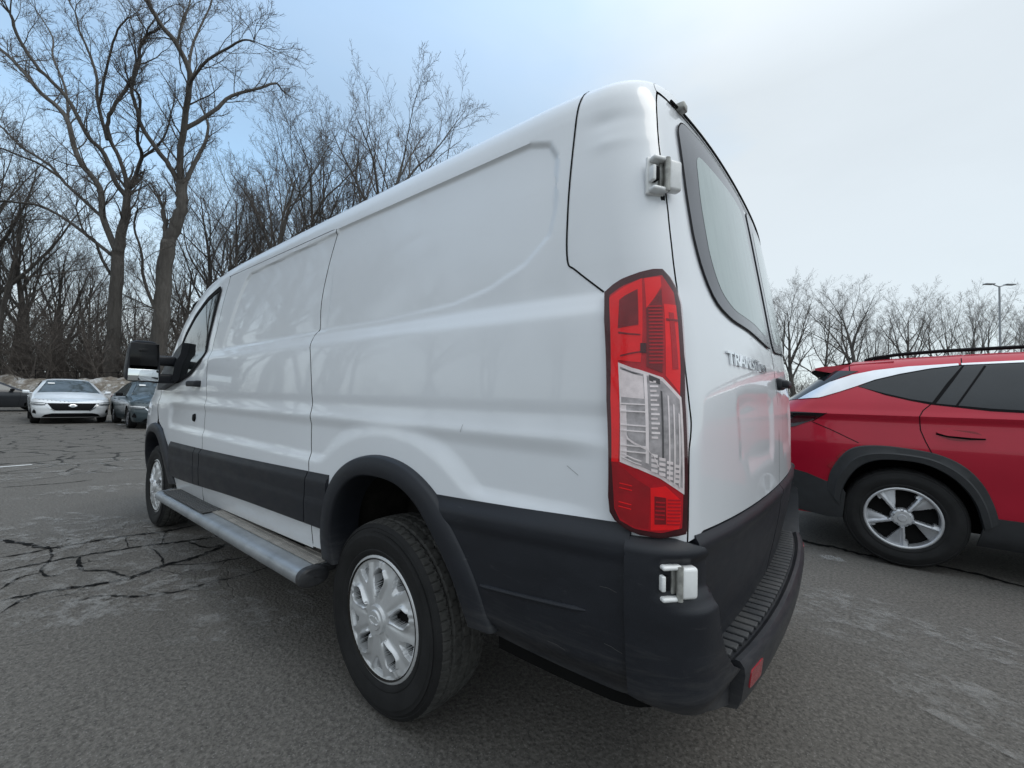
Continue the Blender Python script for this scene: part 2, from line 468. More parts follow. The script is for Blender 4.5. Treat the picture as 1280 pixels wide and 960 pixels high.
CRACKS= [(0.022, [(4.91, 1.809), (4.619, 1.686), (4.387, 1.583), (4.379, 1.359), (4.353, 1.172), (4.287, 0.934), (4.307, 0.722)]), (0.016, [(4.372, 1.815), (4.364, 1.68), (4.387, 1.583)]), (0.018, [(4.032, 1.819), (4.048, 1.635), (4.039, 1.464), (3.997, 1.227), (3.973, 1.099), (3.887, 0.894), (3.84, 0.685)]), (0.022, [(3.463, 1.826), (3.44, 1.643), (3.353, 1.446), (3.346, 1.312), (3.367, 1.229), (3.427, 1.115), (3.456, 0.921), (3.611, 0.687)]), (0.009, [(4.387, 1.583), (4.132, 1.592), (3.902, 1.65), (3.738, 1.638), (3.702, 1.584)]), (0.012, [(4.039, 1.464), (3.887, 1.486), (3.696, 1.482), (3.578, 1.388), (3.346, 1.312)]), (0.011, [(3.67, 1.823), (3.818, 1.743), (3.83, 1.654)]), (0.008, [(3.904, 1.112), (3.653, 1.104), (3.439, 1.126)]), (0.006, [(4.287, 0.934), (4.105, 0.993), (3.93, 1.039)]), (0.006, [(4.362, 1.181), (4.014, 1.215)]), (0.012, [(3.169, 1.586), (3.157, 1.469), (3.008, 1.352), (2.951, 1.245), (2.903, 1.156), (2.924, 0.992), (2.89, 0.895), (2.9, 0.675)]), (0.011, [(3.263, 1.828), (3.387, 1.757), (3.435, 1.694)]), (0.011, [(3.427, 1.115), (3.315, 0.996), (3.252, 0.899), (3.222, 0.789), (3.173, 0.658)]), (0.011, [(3.887, 0.894), (3.612, 0.839), (3.611, 0.687)]), (0.011, [(7.465, 1.779), (7.448, 1.63), (7.364, 1.258), (7.428, 1.017)]), (0.03, [(0.319, -2.731), (0.169, -2.576), (-0.007, -2.58), (-0.212, -2.524), (-0.451, -2.586), (-0.755, -2.617), (-1.036, -2.499), (-1.207, -2.382)])]
LIMBS_A= [(0.567, 0.482, [(40.78, -3.58, 1.26), (40.69, -3.54, 3.76), (40.6, -3.52, 6.03), (40.46, -3.5, 8.86), (40.37, -3.48, 11.01)]), (0.397, 0.312, [(40.37, -3.48, 11.01), (40.06, -3.64, 13.12), (39.83, -3.72, 15.22)]), (0.198, 0.147, [(39.83, -3.72, 15.22), (39.76, -3.21, 17.16), (39.85, -2.59, 18.59), (39.29, -2.5, 19.73), (37.98, -3.01, 21.29), (36.81, -3.42, 22.37), (36.19, -3.39, 23.4), (35.37, -3.54, 23.98)]), (0.255, 0.125, [(39.92, -3.67, 14.82), (39.64, -3.15, 15.27), (39.59, -2.37, 17.15), (39.64, -1.57, 17.99), (39.98, -0.46, 20.23), (40.43, 0.69, 21.49), (40.56, 1.58, 22.79), (40.14, 2.03, 23.99)]), (0.17, 0.079, [(39.94, -2.53, 18.31), (40.16, -1.96, 20.91), (39.91, -1.83, 22.4), (40.08, -1.35, 24.01), (40.2, -0.94, 25.01), (40.15, -0.66, 26.16)]), (0.136, 0.068, [(40.07, -2.05, 20.64), (38.63, -2.06, 21.66), (37.16, -2.1, 22.59), (35.59, -2.21, 23.58), (33.93, -2.44, 23.59)]), (0.204, 0.091, [(39.83, -3.72, 15.22), (37.66, -4.01, 16.98), (36.45, -3.57, 17.53), (34.9, -3.34, 19.42), (33.97, -2.69, 19.54)]), (0.147, 0.068, [(37.66, -4.01, 16.98), (36.68, -4.36, 17.3), (35.6, -4.78, 18.1), (34.85, -4.9, 19.49)]), (0.34, 0.17, [(40.41, -3.46, 10.67), (41.97, -2.74, 13.58), (42.82, -2.62, 15.83), (44.88, -1.51, 18.42), (46.28, -0.9, 21.71), (48.47, 0.29, 23.72), (50.47, 1.32, 25.92), (52.25, 2.17, 27.55), (54.17, 3.11, 29.01)]), (0.147, 0.068, [(46.14, -1.03, 21.41), (47.37, -0.88, 24.24), (49.24, -0.19, 27.4), (50.34, -0.17, 29.48), (52.52, 0.76, 32.38)]), (0.198, 0.091, [(41.97, -2.75, 13.46), (43.39, -2.11, 14.6), (45.3, -1.06, 16.29), (46.97, -0.21, 17.92), (49.28, 1.16, 19.49), (51.16, 2.19, 21.25), (53.31, 3.42, 22.54)]), (0.142, 0.068, [(45.63, -0.78, 16.7), (45.74, 0.23, 17.3), (45.8, 1.19, 17.47), (45.81, 2.1, 17.61), (45.99, 3.13, 17.55)]), (0.193, 0.079, [(40.55, -3.36, 10.44), (42.08, -2.13, 11.89), (43.32, -1.16, 13.01), (44.87, 0.06, 14.01), (46.38, 1.21, 14.27), (47.37, 1.93, 14.33), (49.25, 3.35, 13.72)]), (0.17, 0.068, [(40.72, -3.28, 9.13), (40.48, -2.71, 10.08), (40.13, -2.22, 11.26), (39.89, -1.68, 11.58), (39.51, -1.21, 12.94)])]
LIMBS_B= [(0.685, 0.603, [(36.99, -5.36, 1.34), (36.86, -5.36, 3.75), (36.68, -5.38, 6.5), (36.55, -5.36, 9.24), (36.37, -5.41, 11.16)]), (0.274, 0.219, [(36.46, -5.35, 11.15), (36.54, -5.23, 12.25), (36.63, -5.11, 13.5)]), (0.493, 0.383, [(36.33, -5.45, 11.16), (35.99, -5.66, 12.54), (35.69, -5.85, 13.92), (35.64, -5.82, 15.4)]), (0.274, 0.121, [(35.73, -5.76, 15.17), (35.59, -5.12, 16.18), (35.6, -4.37, 17.08), (35.59, -3.64, 18.04), (35.11, -3.29, 18.71), (34.66, -2.9, 19.83), (33.74, -2.89, 20.9)]), (0.329, 0.175, [(35.64, -5.82, 15.29), (35.12, -5.55, 16.66), (34.34, -5.47, 18.25), (33.53, -5.43, 19.77), (32.8, -5.31, 21.38), (32.82, -4.59, 22.85), (33.01, -3.77, 23.65), (32.91, -3.18, 24.55), (32.56, -2.78, 25.61)]), (0.164, 0.066, [(32.84, -5.31, 20.72), (31.79, -5.41, 20.96), (30.53, -5.67, 21.39), (28.92, -6.23, 21.69), (27.61, -6.55, 21.71), (26.44, -6.79, 21.17)]), (0.142, 0.066, [(32.84, -5.28, 21.23), (33.98, -5.62, 23.88), (34.84, -6.19, 26.13), (35.59, -6.86, 28.49), (36.48, -7.39, 31.24)]), (0.219, 0.088, [(34.3, -5.5, 18.41), (33.63, -6.81, 20.05), (33.32, -7.84, 21.63), (32.53, -9.27, 22.7), (32.35, -10.23, 23.55), (32.72, -10.77, 23.57)]), (0.247, 0.099, [(35.6, -5.87, 15.01), (35.89, -6.53, 17.09), (36.23, -7.15, 18.96), (36.95, -7.47, 20.89), (38.24, -7.34, 22.57)]), (0.137, 0.055, [(32.82, -4.59, 22.85), (33.78, -5.01, 24.97), (34.68, -5.48, 27.03), (35.72, -5.83, 29.23)]), (0.164, 0.071, [(36.81, -5.3, 5.94), (36.66, -4.32, 8.45), (35.74, -4.02, 9.81), (35.12, -3.46, 11.32), (33.96, -3.38, 12.16)])]
TREES=[(53.8, 3.03, 25.5, 'a', 'tall bare tree just outside the left edge whose limbs cross into the picture'),
 (53.73, 0.39, 19.5, 'a', 'bare tree over the charcoal sedan, in front of the saplings'),
 (56.33, -2.65, 17.3, 'a', 'bare tree over the white sedan roof, left of the big forked tree'),
 (46.04, -8.39, 17.8, 'a', 'bare tree between the thick pale trunk and the van windscreen'),
 (43.21, -9.4, 22.8, 'c', 'leader-stemmed bare tree behind the van mirror arm'),
 (44.05, -11.29, 21.5, 'a', 'bare tree over the van cab, left of the slim multi-stemmed one'),
 (66.05, 1.35, 18.8, 'b', 'faint far bare tree at the left picture edge'),
 (61.12, -5.21, 17.4, 'b', 'faint far bare tree directly behind the big forked trunk'),
 (52.69, 0.84, 12.9, 'c', 'small bare tree behind the charcoal sedan at the left picture edge'),
 (56.39, -1.31, 17.9, 'b', 'slender bare tree between the left picture edge and the big forked tree'),
 (50.61, -3.41, 13.7, 'c', 'low spreading bare tree just left of the big forked tree'),
 (40.1, -9.34, 18.7, 'a', 'bare tree behind the van windscreen pillar, right of the thick pale trunk'),
 (51.23, 2.23, 21.8, 'b', 'bare tree whose branches reach in from the left picture edge'),
 (52.02, -7.42, 15.3, 'b', 'slim bare tree between the two thickest trunks'),
 (48.79, -10.03, 15.4, 'c', 'small bare tree close behind the thick pale trunk'),
 (45.56, -12.65, 22.6, 'b', 'slim multi-stemmed bare tree over the front of the van roof'),
 (39.95, -13.32, 27.0, 'a', 'tall bare tree over the van cab, next right of the slim multi-stemmed one'),
 (40.38, -16.83, 30.9, 'b', 'tall multi-stemmed bare tree over the front third of the van roof'),
 (40.44, -19.36, 31.5, 'c', 'tall narrow bare tree rising over the van roof where its side panels meet'),
 (35.45, -20.82, 34.8, 'a', 'dark broad bare tree over the middle of the van roof'),
 (32.67, -28.21, 35.4, 'a', 'rightmost bare tree above the van roof, standing alone against the sky'),
 (53.64, -16.41, 29.2, 'c', 'faint farther bare tree behind the cab roof'),
 (47.81, -26.27, 32.9, 'b', 'farther multi-stemmed bare tree just left of the dark broad one over the roof'),
 (52.21, -20.14, 28.6, 'b', 'farther bare tree between the tall ones over the front of the van roof'),
 (46.56, -32.42, 36.2, 'c', 'low far bare tree right of the dark broad one over the roof'),
 (6.58, -51.88, 16.1, 'b', 'multi-stemmed bare tree right beside the van rear window'),
 (5.19, -58.15, 17.8, 'a', 'dense bare tree next right of the van rear edge'),
 (3.21, -57.18, 16.0, 'c', 'narrow bare tree over the spoiler of the red suv'),
 (-0.18, -65.06, 18.3, 'a', 'bare tree with a single straight trunk over the rear of the red suv roof'),
 (1.78, -71.2, 16.2, 'c', 'low far bare tree left of the straight trunked one over the red suv'),
 (-4.92, -68.89, 17.8, 'a', 'round headed bare tree above the start of the roof rail'),
 (-3.0, -77.64, 17.6, 'b', 'far bare tree between the straight trunked and the round headed ones'),
 (-8.41, -76.87, 17.3, 'c', 'low narrow bare tree right of the round headed one'),
 (-11.05, -76.43, 18.1, 'b', 'upright dense bare tree left of the light pole'),
 (-15.35, -87.62, 18.0, 'c', 'bare tree directly behind the light pole'),
 (-16.1, -81.8, 16.0, 'a', 'pale far bare tree at the right picture edge'),
 (-17.91, -79.4, 17.4, 'b', 'bare tree cut by the right picture edge'),
 (9.23, -54.89, 16.9, 'c', 'bare tree mostly hidden by the van rear window'),
 (33, 12.5, 24, 'a', 'tall bare tree off the left of the lot, nearest the wood corner'),
 (36, 17, 25, 'b', 'tall multi-stemmed bare tree second from the wood corner'),
 (41, 13, 24, 'c', 'tall leader-stemmed bare tree at the back near the wood corner'),
 (29, 12, 21, 'a', 'medium bare tree in front of the wood corner'),
 (38, 9, 23, 'b', 'multi-stemmed bare tree between the wood corner and the snow bank'),
 (26, 14, 20, 'a', 'small bare tree in the first row off the left of the lot'),
 (34, 10.5, 19, 'a', 'bare tree standing alone beyond the lot, in front of the van to its left'),
 (30, 16, 21, 'b', 'multi-stemmed bare tree off the left of the lot'),
 (38, 22, 20, 'c', 'narrow bare tree far off the left corner'),
 (24, 21, 18, 'a', 'bare tree at the left lot side, closest to the van'),
 (27, 30, 22, 'b', 'tall multi-stemmed bare tree at the left lot side'),
 (15, 28, 19, 'c', 'narrow bare tree beside the left lot side'),
 (6, 33, 20, 'a', 'bare tree straight out from the van flank'),
 (44, 14, 22, 'b', 'tall bare tree near the wood corner left of the picture'),
 (18, 36, 21, 'a', 'bare tree behind the nearer ones at the left lot side'),
 (34, 28, 22, 'c', 'narrow tall bare tree at the back of the left row')]
NLEFT=25; NRIGHT=38
UNDER=[(52.5, 3.7, 7.7, 9), (58.0, 3.8, 6.5, 9), (67.0, 3.9, 5.3, 9), (51.9, 3.2, 6.5, 9), (55.4, 3.0, 6.5, 9), (64.3, 3.2, 8.3, 9), (48.2, 2.3, 5.1, 9), (57.8, 2.6, 6.2, 9), (64.4, 2.8, 5.1, 9), (49.2, 2.1, 6.6, 9), (55.0, 2.1, 5.7, 9), (63.0, 2.0, 5.1, 9), (48.7, 1.3, 7.2, 9), (56.7, 1.5, 7.9, 9), (62.5, 1.5, 7.4, 9), (49.3, 0.8, 6.4, 9), (54.6, 0.7, 6.0, 9), (63.2, 0.6, 7.9, 9), (47.7, 0.4, 5.1, 9), (54.6, 0.3, 6.4, 9), (61.5, 0.1, 7.4, 9), (46.3, -0.1, 6.5, 9), (53.6, -0.4, 6.8, 9), (60.4, -0.6, 5.1, 9), (46.9, -0.5, 8.5, 9), (51.7, -1.0, 5.6, 9), (61.0, -1.4, 7.7, 9), (46.5, -1.2, 5.7, 9), (52.7, -1.6, 7.0, 9), (58.1, -1.9, 6.9, 9), (43.2, -1.7, 7.7, 9), (51.6, -2.3, 7.5, 9), (57.8, -2.8, 6.9, 9), (43.0, -2.0, 7.9, 9), (49.0, -2.6, 6.8, 9), (56.7, -3.3, 6.1, 9), (43.9, -2.7, 7.2, 9), (47.9, -3.1, 5.7, 9), (56.7, -3.9, 7.9, 9), (43.6, -3.4, 7.8, 9), (49.6, -3.9, 7.3, 9), (54.3, -4.3, 4.9, 9), (41.5, -3.7, 5.3, 9), (47.3, -4.4, 5.2, 9), (54.9, -5.2, 5.6, 9), (42.3, -4.2, 6.5, 9), (47.1, -4.9, 5.1, 9), (53.6, -5.9, 5.6, 9), (42.3, -4.8, 6.8, 9), (46.8, -5.5, 7.8, 9), (52.0, -6.2, 5.5, 9), (39.4, -5.2, 7.4, 9), (45.6, -6.3, 5.7, 9), (52.6, -7.7, 6.8, 9), (40.2, -5.7, 6.4, 9), (44.4, -6.7, 7.2, 9), (51.1, -7.7, 8.3, 9), (38.4, -6.3, 7.9, 9), (45.4, -7.5, 7.5, 9), (49.9, -8.5, 4.9, 9), (37.1, -6.7, 7.8, 9), (43.4, -8.2, 5.6, 9), (50.6, -9.8, 7.4, 9), (37.5, -7.2, 6.1, 9), (43.3, -8.5, 6.5, 9), (48.1, -9.6, 7.3, 9), (37.3, -7.8, 6.1, 9), (42.8, -9.5, 4.9, 9), (47.8, -10.4, 8.5, 9), (36.0, -8.3, 5.7, 9), (42.0, -10.0, 8.2, 9), (48.2, -11.5, 7.4, 9), (37.0, -9.2, 5.7, 9), (39.5, -10.1, 5.6, 9), (45.5, -12.0, 5.8, 9), (36.0, -9.7, 6.2, 9), (39.4, -10.6, 7.9, 9), (46.5, -13.0, 6.2, 9), (34.9, -9.8, 5.3, 9), (38.4, -10.9, 7.9, 9), (45.3, -13.7, 4.7, 9), (34.6, -10.7, 6.2, 9), (37.8, -11.8, 5.2, 9), (44.9, -14.2, 5.3, 9), (33.1, -11.0, 5.9, 9), (38.2, -13.0, 3.8, 9), (42.1, -14.4, 4.1, 9), (8.7, -49.0, 4.1, 6), (10.4, -58.9, 3.8, 6), (8.2, -49.9, 5.4, 6), (10.0, -60.5, 4.4, 6), (6.8, -52.8, 4.2, 6), (8.4, -60.6, 3.8, 6), (5.7, -51.4, 3.5, 6), (6.5, -61.7, 5.0, 6), (4.8, -52.8, 3.7, 6), (5.5, -64.3, 5.9, 6), (4.0, -53.3, 5.0, 6), (4.0, -64.3, 5.2, 6), (2.5, -54.5, 4.9, 6), (3.3, -64.2, 3.7, 6), (1.8, -57.0, 4.6, 6), (1.8, -66.4, 5.9, 6), (0.6, -56.2, 4.3, 6), (0.8, -67.8, 5.7, 6), (-0.4, -57.1, 4.9, 6), (-0.7, -68.3, 4.1, 6), (-1.3, -57.6, 3.7, 6), (-1.9, -68.0, 3.7, 6), (-2.8, -58.9, 5.5, 6), (-3.2, -71.0, 3.9, 6), (-3.9, -61.1, 3.7, 6), (-4.8, -70.5, 5.4, 6), (-5.3, -62.3, 4.3, 6), (-5.4, -71.9, 5.8, 6), (-5.9, -63.0, 3.9, 6), (-7.2, -72.1, 4.3, 6), (-7.4, -64.0, 5.8, 6), (-8.6, -75.1, 5.2, 6), (-7.9, -63.4, 3.9, 6), (-9.8, -75.8, 4.1, 6), (-9.1, -65.8, 5.5, 6), (-10.9, -76.4, 5.6, 6), (-10.2, -65.2, 4.3, 6), (-11.7, -75.7, 5.1, 6), (-11.4, -66.6, 3.7, 6), (-13.1, -77.1, 3.8, 6), (-12.5, -68.1, 4.5, 6), (-14.6, -79.6, 4.1, 6), (-13.2, -68.0, 4.8, 6), (-16.0, -80.2, 5.2, 6), (-14.6, -68.4, 4.7, 6), (-17.0, -80.5, 4.5, 6), (-16.0, -71.2, 5.8, 6), (-18.3, -82.7, 3.6, 6), (-16.5, -70.6, 5.7, 6), (-19.6, -84.0, 5.7, 6), (44.8, -15.9, 5.5, 5), (43.5, -16.9, 5.5, 5), (42.3, -17.9, 5.5, 5), (41.1, -18.9, 5.5, 5), (39.8, -19.9, 5.5, 5), (38.6, -20.9, 5.5, 5), (37.4, -21.9, 5.5, 5), (36.1, -22.9, 5.5, 5), (34.9, -23.9, 5.5, 5), (33.6, -24.8, 5.5, 5), (32.4, -25.8, 5.5, 5), (31.2, -26.8, 5.5, 5), (29.9, -27.8, 5.5, 5), (28.7, -28.8, 5.5, 5), (45.8, 5.0, 4.9, 7), (43.5, 6.9, 6.2, 7), (42.4, 8.8, 5.3, 7), (47.5, 10.7, 4.2, 7), (45.1, 12.6, 5.5, 7), (41.7, 14.5, 4.9, 7), (45.4, 16.4, 5.1, 7), (45.3, 18.3, 4.4, 7), (42.0, 20.2, 4.3, 7), (43.3, 22.1, 6.3, 7), (43.5, 24.0, 5.9, 7), (42.0, 25.9, 5.9, 7), (40.0, 27.8, 4.7, 7), (43.1, 29.7, 5.8, 7), (41.3, 31.6, 4.2, 7), (40.1, 33.5, 4.5, 7), (39.9, 35.4, 6.0, 7), (39.1, 37.3, 6.2, 7), (42.9, 39.2, 4.1, 7), (39.6, 41.1, 5.2, 7)]
# ------------------------------------------------------------------ the white van
def fP(S,z,off=0): return P(S,z,off)
def toS(pts,step=.05,closed=True): return [(S_of_x(x,z),z) for x,z in densify(pts,step,closed)]
def toSy(pts,step=.05): return [(S_of_y(y,z),z) for y,z in densify(pts,step)]
def fSide(x,z,off=0): return P(S_of_x(x,z),z,off)
def fRear(y,z,off=0): return P(S_of_y(y,z),z,off)
def fFlare(x,z,off=0): _nd[0]=1; q=fSide(x,z,off); _nd[0]=0; return q
def mirY(f): return lambda u,v,off=0:(lambda q:(q[0],-q[1],q[2]))(f(u,v,off))
B_SEAM=hermite([(.38,3.25),(.8,3.225),(.95,3.275),(1.11,3.28),(1.28,3.31),(1.445,3.335),(1.61,3.275),(1.855,3.20),(2.0,3.15)])
D_SEAM=hermite([(.38,1.70),(.6,1.71),(.82,1.738),(1.0,1.772),(1.14,1.785),(1.33,1.828),(1.44,1.862),(1.48,1.822),(1.6,1.834),(1.8,1.806),(2.0,1.75)])
R_SEAM=hermite([(.86,-.100),(1.2,-.098),(1.46,-.100),(1.6,-.112),(1.7,-.118),(1.85,-.116),(1.95,-.122),(2.1,-.14)])
SILL=hermite([(1.5,.50),(2.5,.456),(3.97,.414),(5.4,.40)])
STRIP_T=hermite([(.2,.895),(.55,.878),(.9,.861),(1.71,.828),(3.3,.785),(4.3,.770)])
STRIP_B=hermite([(1.6,.606),(2.5,.578),(3.83,.516),(4.3,.51)])
ARC_O=[(1.60,.48),(1.60,.60),(1.565,.74),(1.49,.85),(1.372,.921),(1.211,.952),(1.044,.934),(.90,.87),(.79,.775),(.70,.66),(.642,.539),(.632,.515)]
ARC_I=[(1.49,.48),(1.505,.60),(1.475,.72),(1.41,.81),(1.32,.862),(1.215,.876),(1.08,.868),(.965,.82),(.87,.735),(.79,.635),(.735,.53),(.728,.508)]
def catmull(pts,k=6):
    out=[]; n=len(pts)
    for i in range(n-1):
        p0=pts[max(i-1,0)]; p1=pts[i]; p2=pts[i+1]; p3=pts[min(i+2,n-1)]
        for j in range(k):
            t=j/k
            out.append(tuple(.5*((2*b)+(-a+c)*t+(2*a-5*b+4*c-d)*t*t+(-a+3*b-3*c+d)*t**3) for a,b,c,d in zip(p0,p1,p2,p3)))
    out.append(tuple(pts[-1])); return out
def front_arc(pts): return [(4.51+(x-1.21)*1.05,z-.062) for x,z in pts]
def build_van():
    loc=(2.3,0,0); pv=pinv_of(loc)
    root=empty('cargo_van',loc,0,'large white cargo van with black lower cladding and a tall red and clear tail light','van')
    W=M['white']
    def B(mb,name,mat=None,parent=root,**k): return mb.build(name,parent,mat,pinv=(pv if parent is root else None),**k)
    # ---- body: quarter, roof rail, pillars, roof, hood
    mb=MB()
    ao=catmull(ARC_O); ai=catmull(ARC_I)
    cut=[(lerp(a[0],b[0],.4),lerp(a[1],b[1],.4)) for a,b in zip(ao,ai)]
    fo=front_arc(ao); fi=front_arc(ai); fcut=[(lerp(a[0],b[0],.4),lerp(a[1],b[1],.4)) for a,b in zip(fo,fi)]
    zs=[.86+i*(1.99-.86)/24 for i in range(25)]
    def quarter_poly(side_gap=.003):
        pts=[(S_of_x(D_SEAM(z)-side_gap,z),z) for z in [1.958-i*.03 for i in range(50) if 1.958-i*.03>.5]]
        pts+=[(S_of_x(1.71,.498),.498)]
        pts+=[(S_of_x(x,z),z) for x,z in cut if z>.5]
        pts+=toS([(.66,.50),(.66,.80),(.3,.84)],.05,False)
        pts+=[(R_SEAM(.86),.86)]+[(R_SEAM(z)+.002,z) for z in zs]
        pts+=[(R_SEAM(2.03)+.003,2.03)]
        pts+=[(S_of_x(x,Ztop(x)),Ztop(x)) for x in [.285,.32,.36,.4,.45,.5,.6,.7,.8,.9,1,1.1,1.2,1.3,1.4,1.5,1.6,1.7,1.75]]
        return pts
    q=quarter_poly()
    for f,fl in ((fP,False),(mirY(fP),True)):
        drape(mb,q,f,.009,.0075,0,wall=-.02,mat=W,wmat=M['gap'],flip=fl)
        # roof rail above the doors
        top=[1.75+i*.05 for i in range(31)]
        rail=[(S_of_x(x,Ztop(x)),Ztop(x)) for x in top]+[(S_of_x(3.25,1.964),1.964)]+[(S_of_x(x,1.964),1.964) for x in top[::-1][1:]]
        rail[-1]=(S_of_x(1.75,1.958),1.958)
        drape(mb,rail,f,.025,.010,0,mat=W,flip=fl)
        # A pillar and front wing
        pil=[(3.25,1.965)]+[(x,Ztop(x)-.045) for x in [3.3+.1*i for i in range(14)]]+[(4.62,1.50),(4.58,1.2),(4.50,1.0),(4.45,.925)]
        fr=[(x,z) for x,z in fcut if z>.43]
        pil+=[q for q in fr[::-1] if q[0]>4.44]+[(5.38,.42),(5.40,.98)]+[(x,Ztop(x)) for x in [5.4-.05*i for i in range(43)]]+[(3.25,Ztop(3.25))]
        drape(mb,toS(pil,.06),f,.035,.025,0,mat=W,flip=fl)
    # roof + bonnet strips between the two top edges (windscreen left open)
    def topcurve(S,k):
        zt=2.0
        return None
    bnd=[]
    for x in [5.4-.1*i for i in range(49)]:
        bnd.append((P(S_of_x(x,Ztop(x)),Ztop(x)),x))
    for x in [.55,.5,.45,.4,.36,.32,.29]: bnd.append((P(S_of_x(x,Ztop(x)),Ztop(x)),x))
    S0=S_of_x(.285,Ztop(.285)); Send=S_of_y(0,Ztop(.25))
    for i in range(1,31):
        S=S0+(Send-S0)*i/30; zt=Ztop(.27); bnd.append((P(S,zt),None))
    xc0=.9; xend=P(Send,Ztop(.27))[0]; nn=len([b for b in bnd if b[1] is None or b[1]<.9]); cnt=0
    rows=[]; glassrows=[]
    for p3,x in bnd:
        if x is None or x<.9: cnt+=1; xc=lerp(xc0,xend,cnt/nn)
        else: xc=x
        row=[]
        for j in range(25):
            t=j/24; w=1-t
            yy=p3[1]*w; xx=lerp(xc,p3[0],w**2)
            cr=(.035 if xx<4 else .05)*(1-w**2.6)
            if p3[1]<.9 and (x is None): cr*=min(1,p3[1]/.5)
            row.append((xx,yy,p3[2]+cr+ (0 if x is None or x<3.9 else 0)))
        rows.append(row)
    body_rows=[]; 
    xs=[b[1] for b in bnd]
    i_g0=next(i for i,x in enumerate(xs) if x is not None and x<=4.92); i_g1=next(i for i,x in enumerate(xs) if x is not None and x<=4.0)
    for seg in (rows[:i_g0+1],rows[i_g1:]):
        mb.grid(seg,W); mb.grid([[(a,-b,c) for a,b,c in r] for r in seg],W,flip=True)
    # rear header over the doors
    hd=[(R_SEAM(2.03)+.002,2.034)]+[(S_of_y(y,2.034),2.034) for y in (.7,.6,.5,.4,.3,.2,.1,0)]+[(S_of_y(y,Ztop(.27)),Ztop(.27)) for y in (0,.1,.2,.3,.4,.5,.6,.7)]+[(S_of_x(.285,Ztop(.285)),Ztop(.285))]
    drape(mb,hd,fP,.02,.01,0,mat=W); drape(mb,hd,mirY(fP),.02,.01,0,mat=W,flip=True)
    # nose
    nose=[]
    for i in range(19):
        z=.40+(.98-.40)*i/18; yw=ysid0(5.38,z); b=.10*math.sin(PI*i/18)**.5+.02
        nose.append([(5.38+b*(1-(abs(t/12)-0)**3*1.0) if False else 5.38+b*(1-abs(t/12)**2.5),yw*t/12,z) for t in range(-12,13)])
    mb.grid(nose,W)
    body=B(mb,'body',merge=.0004,auto=40)
    # windscreen
    mb=MB(); seg=[[(a,b,c-.004) for a,b,c in r] for r in rows[i_g0:i_g1+1]]
    mb.grid(seg); mb.grid([[(a,-b,c) for a,b,c in r] for r in seg],flip=True)
    B(mb,'windscreen',M['glass_dark'])
    # seam of the corner patch + fuel/flap type seams
    mb=MB()
    s1=[(S_of_x(x,z),z) for x,z in catmull([(.445,2.082),(.457,1.993),(.463,1.849),(.464,1.683),(.457,1.556),(.430,1.523),(.347,1.453)],5)]
    for f in (fP,mirY(fP)):
        mb=MB(); ribbon(mb,s1,f,.0052,.0015,.02); B(mb,'panel_seam',M['gap'])
    # small dents and smudges: scratch marks on the quarter
    mb=MB()
    for a,b in (((.42,1.005),(.385,.985)),((.80,1.065),(.793,1.09))):
        mb=MB(); ribbon(mb,[(S_of_x(*a),a[1]),(S_of_x(*b),b[1])],fP,.0014,.0012,.01); B(mb,'scratch',M['scratch'])
    # black inner shell
    mb=MB()
    rws=[]
    for i in range(43):
        z=.45+(2.03-.45)*i/42
        Ss=[-1.05+.03*k for k in range(0,40)]+[.15+.1*k for k in range(0,50)]
        rws.append([P(S,z,-.022) if S<4.6 else P(4.6,z,-.022) for S in Ss])
    for sgn in (1,-1):
        o=len(mb.v); n=len(rws[0])
        for r in rws: mb.v.extend([(a,b*sgn,c) for a,b,c in r])
        for i in range(len(rws)-1):
            for j in range(n-1):
                x0,_,z0=rws[i][j]; 
                if math.hypot((x0-1.17),z0-.34)<.60 and z0<.93: continue
                if math.hypot((x0-4.47),z0-.28)<.62 and z0<.87: continue
                a=o+i*n+j; mb.f.append((a,a+1,a+n+1,a+n)); mb.m.append(0)
    B(mb,'inner_structure',M['shell'],smooth=False)
    # floor, chassis
    mb=MB()
    mb.box((2.9,0,.47),(4.9,1.2,.06)); mb.box((2.7,0,.47),(1.9,1.78,.05)); mb.box((.42,0,.50),(.42,1.7,.05))
    for y in (-.55,.55): mb.box((2.6,y,.40),(4.8,.09,.12))
    mb.box((2.4,.25,.32),(1.1,.5,.18),bev=.04); mb.tube([(.3,-.45,.34),(2.0,-.45,.33),(4.2,-.4,.33)],.04,10)
    mb.tube([(.55,-.45,.34),(.95,-.45,.34)],.10,14)
    for y in (-.55,.55): mb.tube([(.35,y,.44),(.8,y,.33),(1.21,y,.29),(1.7,y,.34),(2.1,y,.43)],.035,6)
    B(mb,'underbody',M['under'])
    mb=MB(); mb.tube([(1.21,-.8,.352),(1.21,.8,.352)],.055,14); mb.tube([(1.10,0,.352),(1.32,0,.352)],.14,16); B(mb,'axle',M['under'])
    mb=MB(); mb.tube([(4.51,-.8,.345),(4.51,.8,.345)],.04,10)
    B(mb,'axle',M['under'])
    # ---- side doors (sliding door pressing on this side)
    def door_poly(a,b,zt,gap=.0035):
        pts=[]
        zz=[zt-i*.03 for i in range(60) if zt-i*.03>.48]
        pts+=[(S_of_x(a(z)+gap,z),z) for z in zz]
        za=SILL(a(.45)); zb=SILL(b(.45))
        pts+=toS([(a(.45)+gap,za),(b(.45)-gap,zb)],.1,False)
        pts+=[(S_of_x(b(z)-gap,z),z) for z in zz[::-1]]
        return pts
    mb=MB(); drape(mb,door_poly(D_SEAM,B_SEAM,1.9605),fP,.012,.0085,0,wall=-.02,mat=W,wmat=M['gap'])
    B(mb,'side_panel',W,merge=.0003,auto=40)
    mb=MB(); drape(mb,door_poly(D_SEAM,B_SEAM,1.9605),mirY(fP),.03,.02,0,wall=-.02,flip=True,mat=W,wmat=M['gap'])
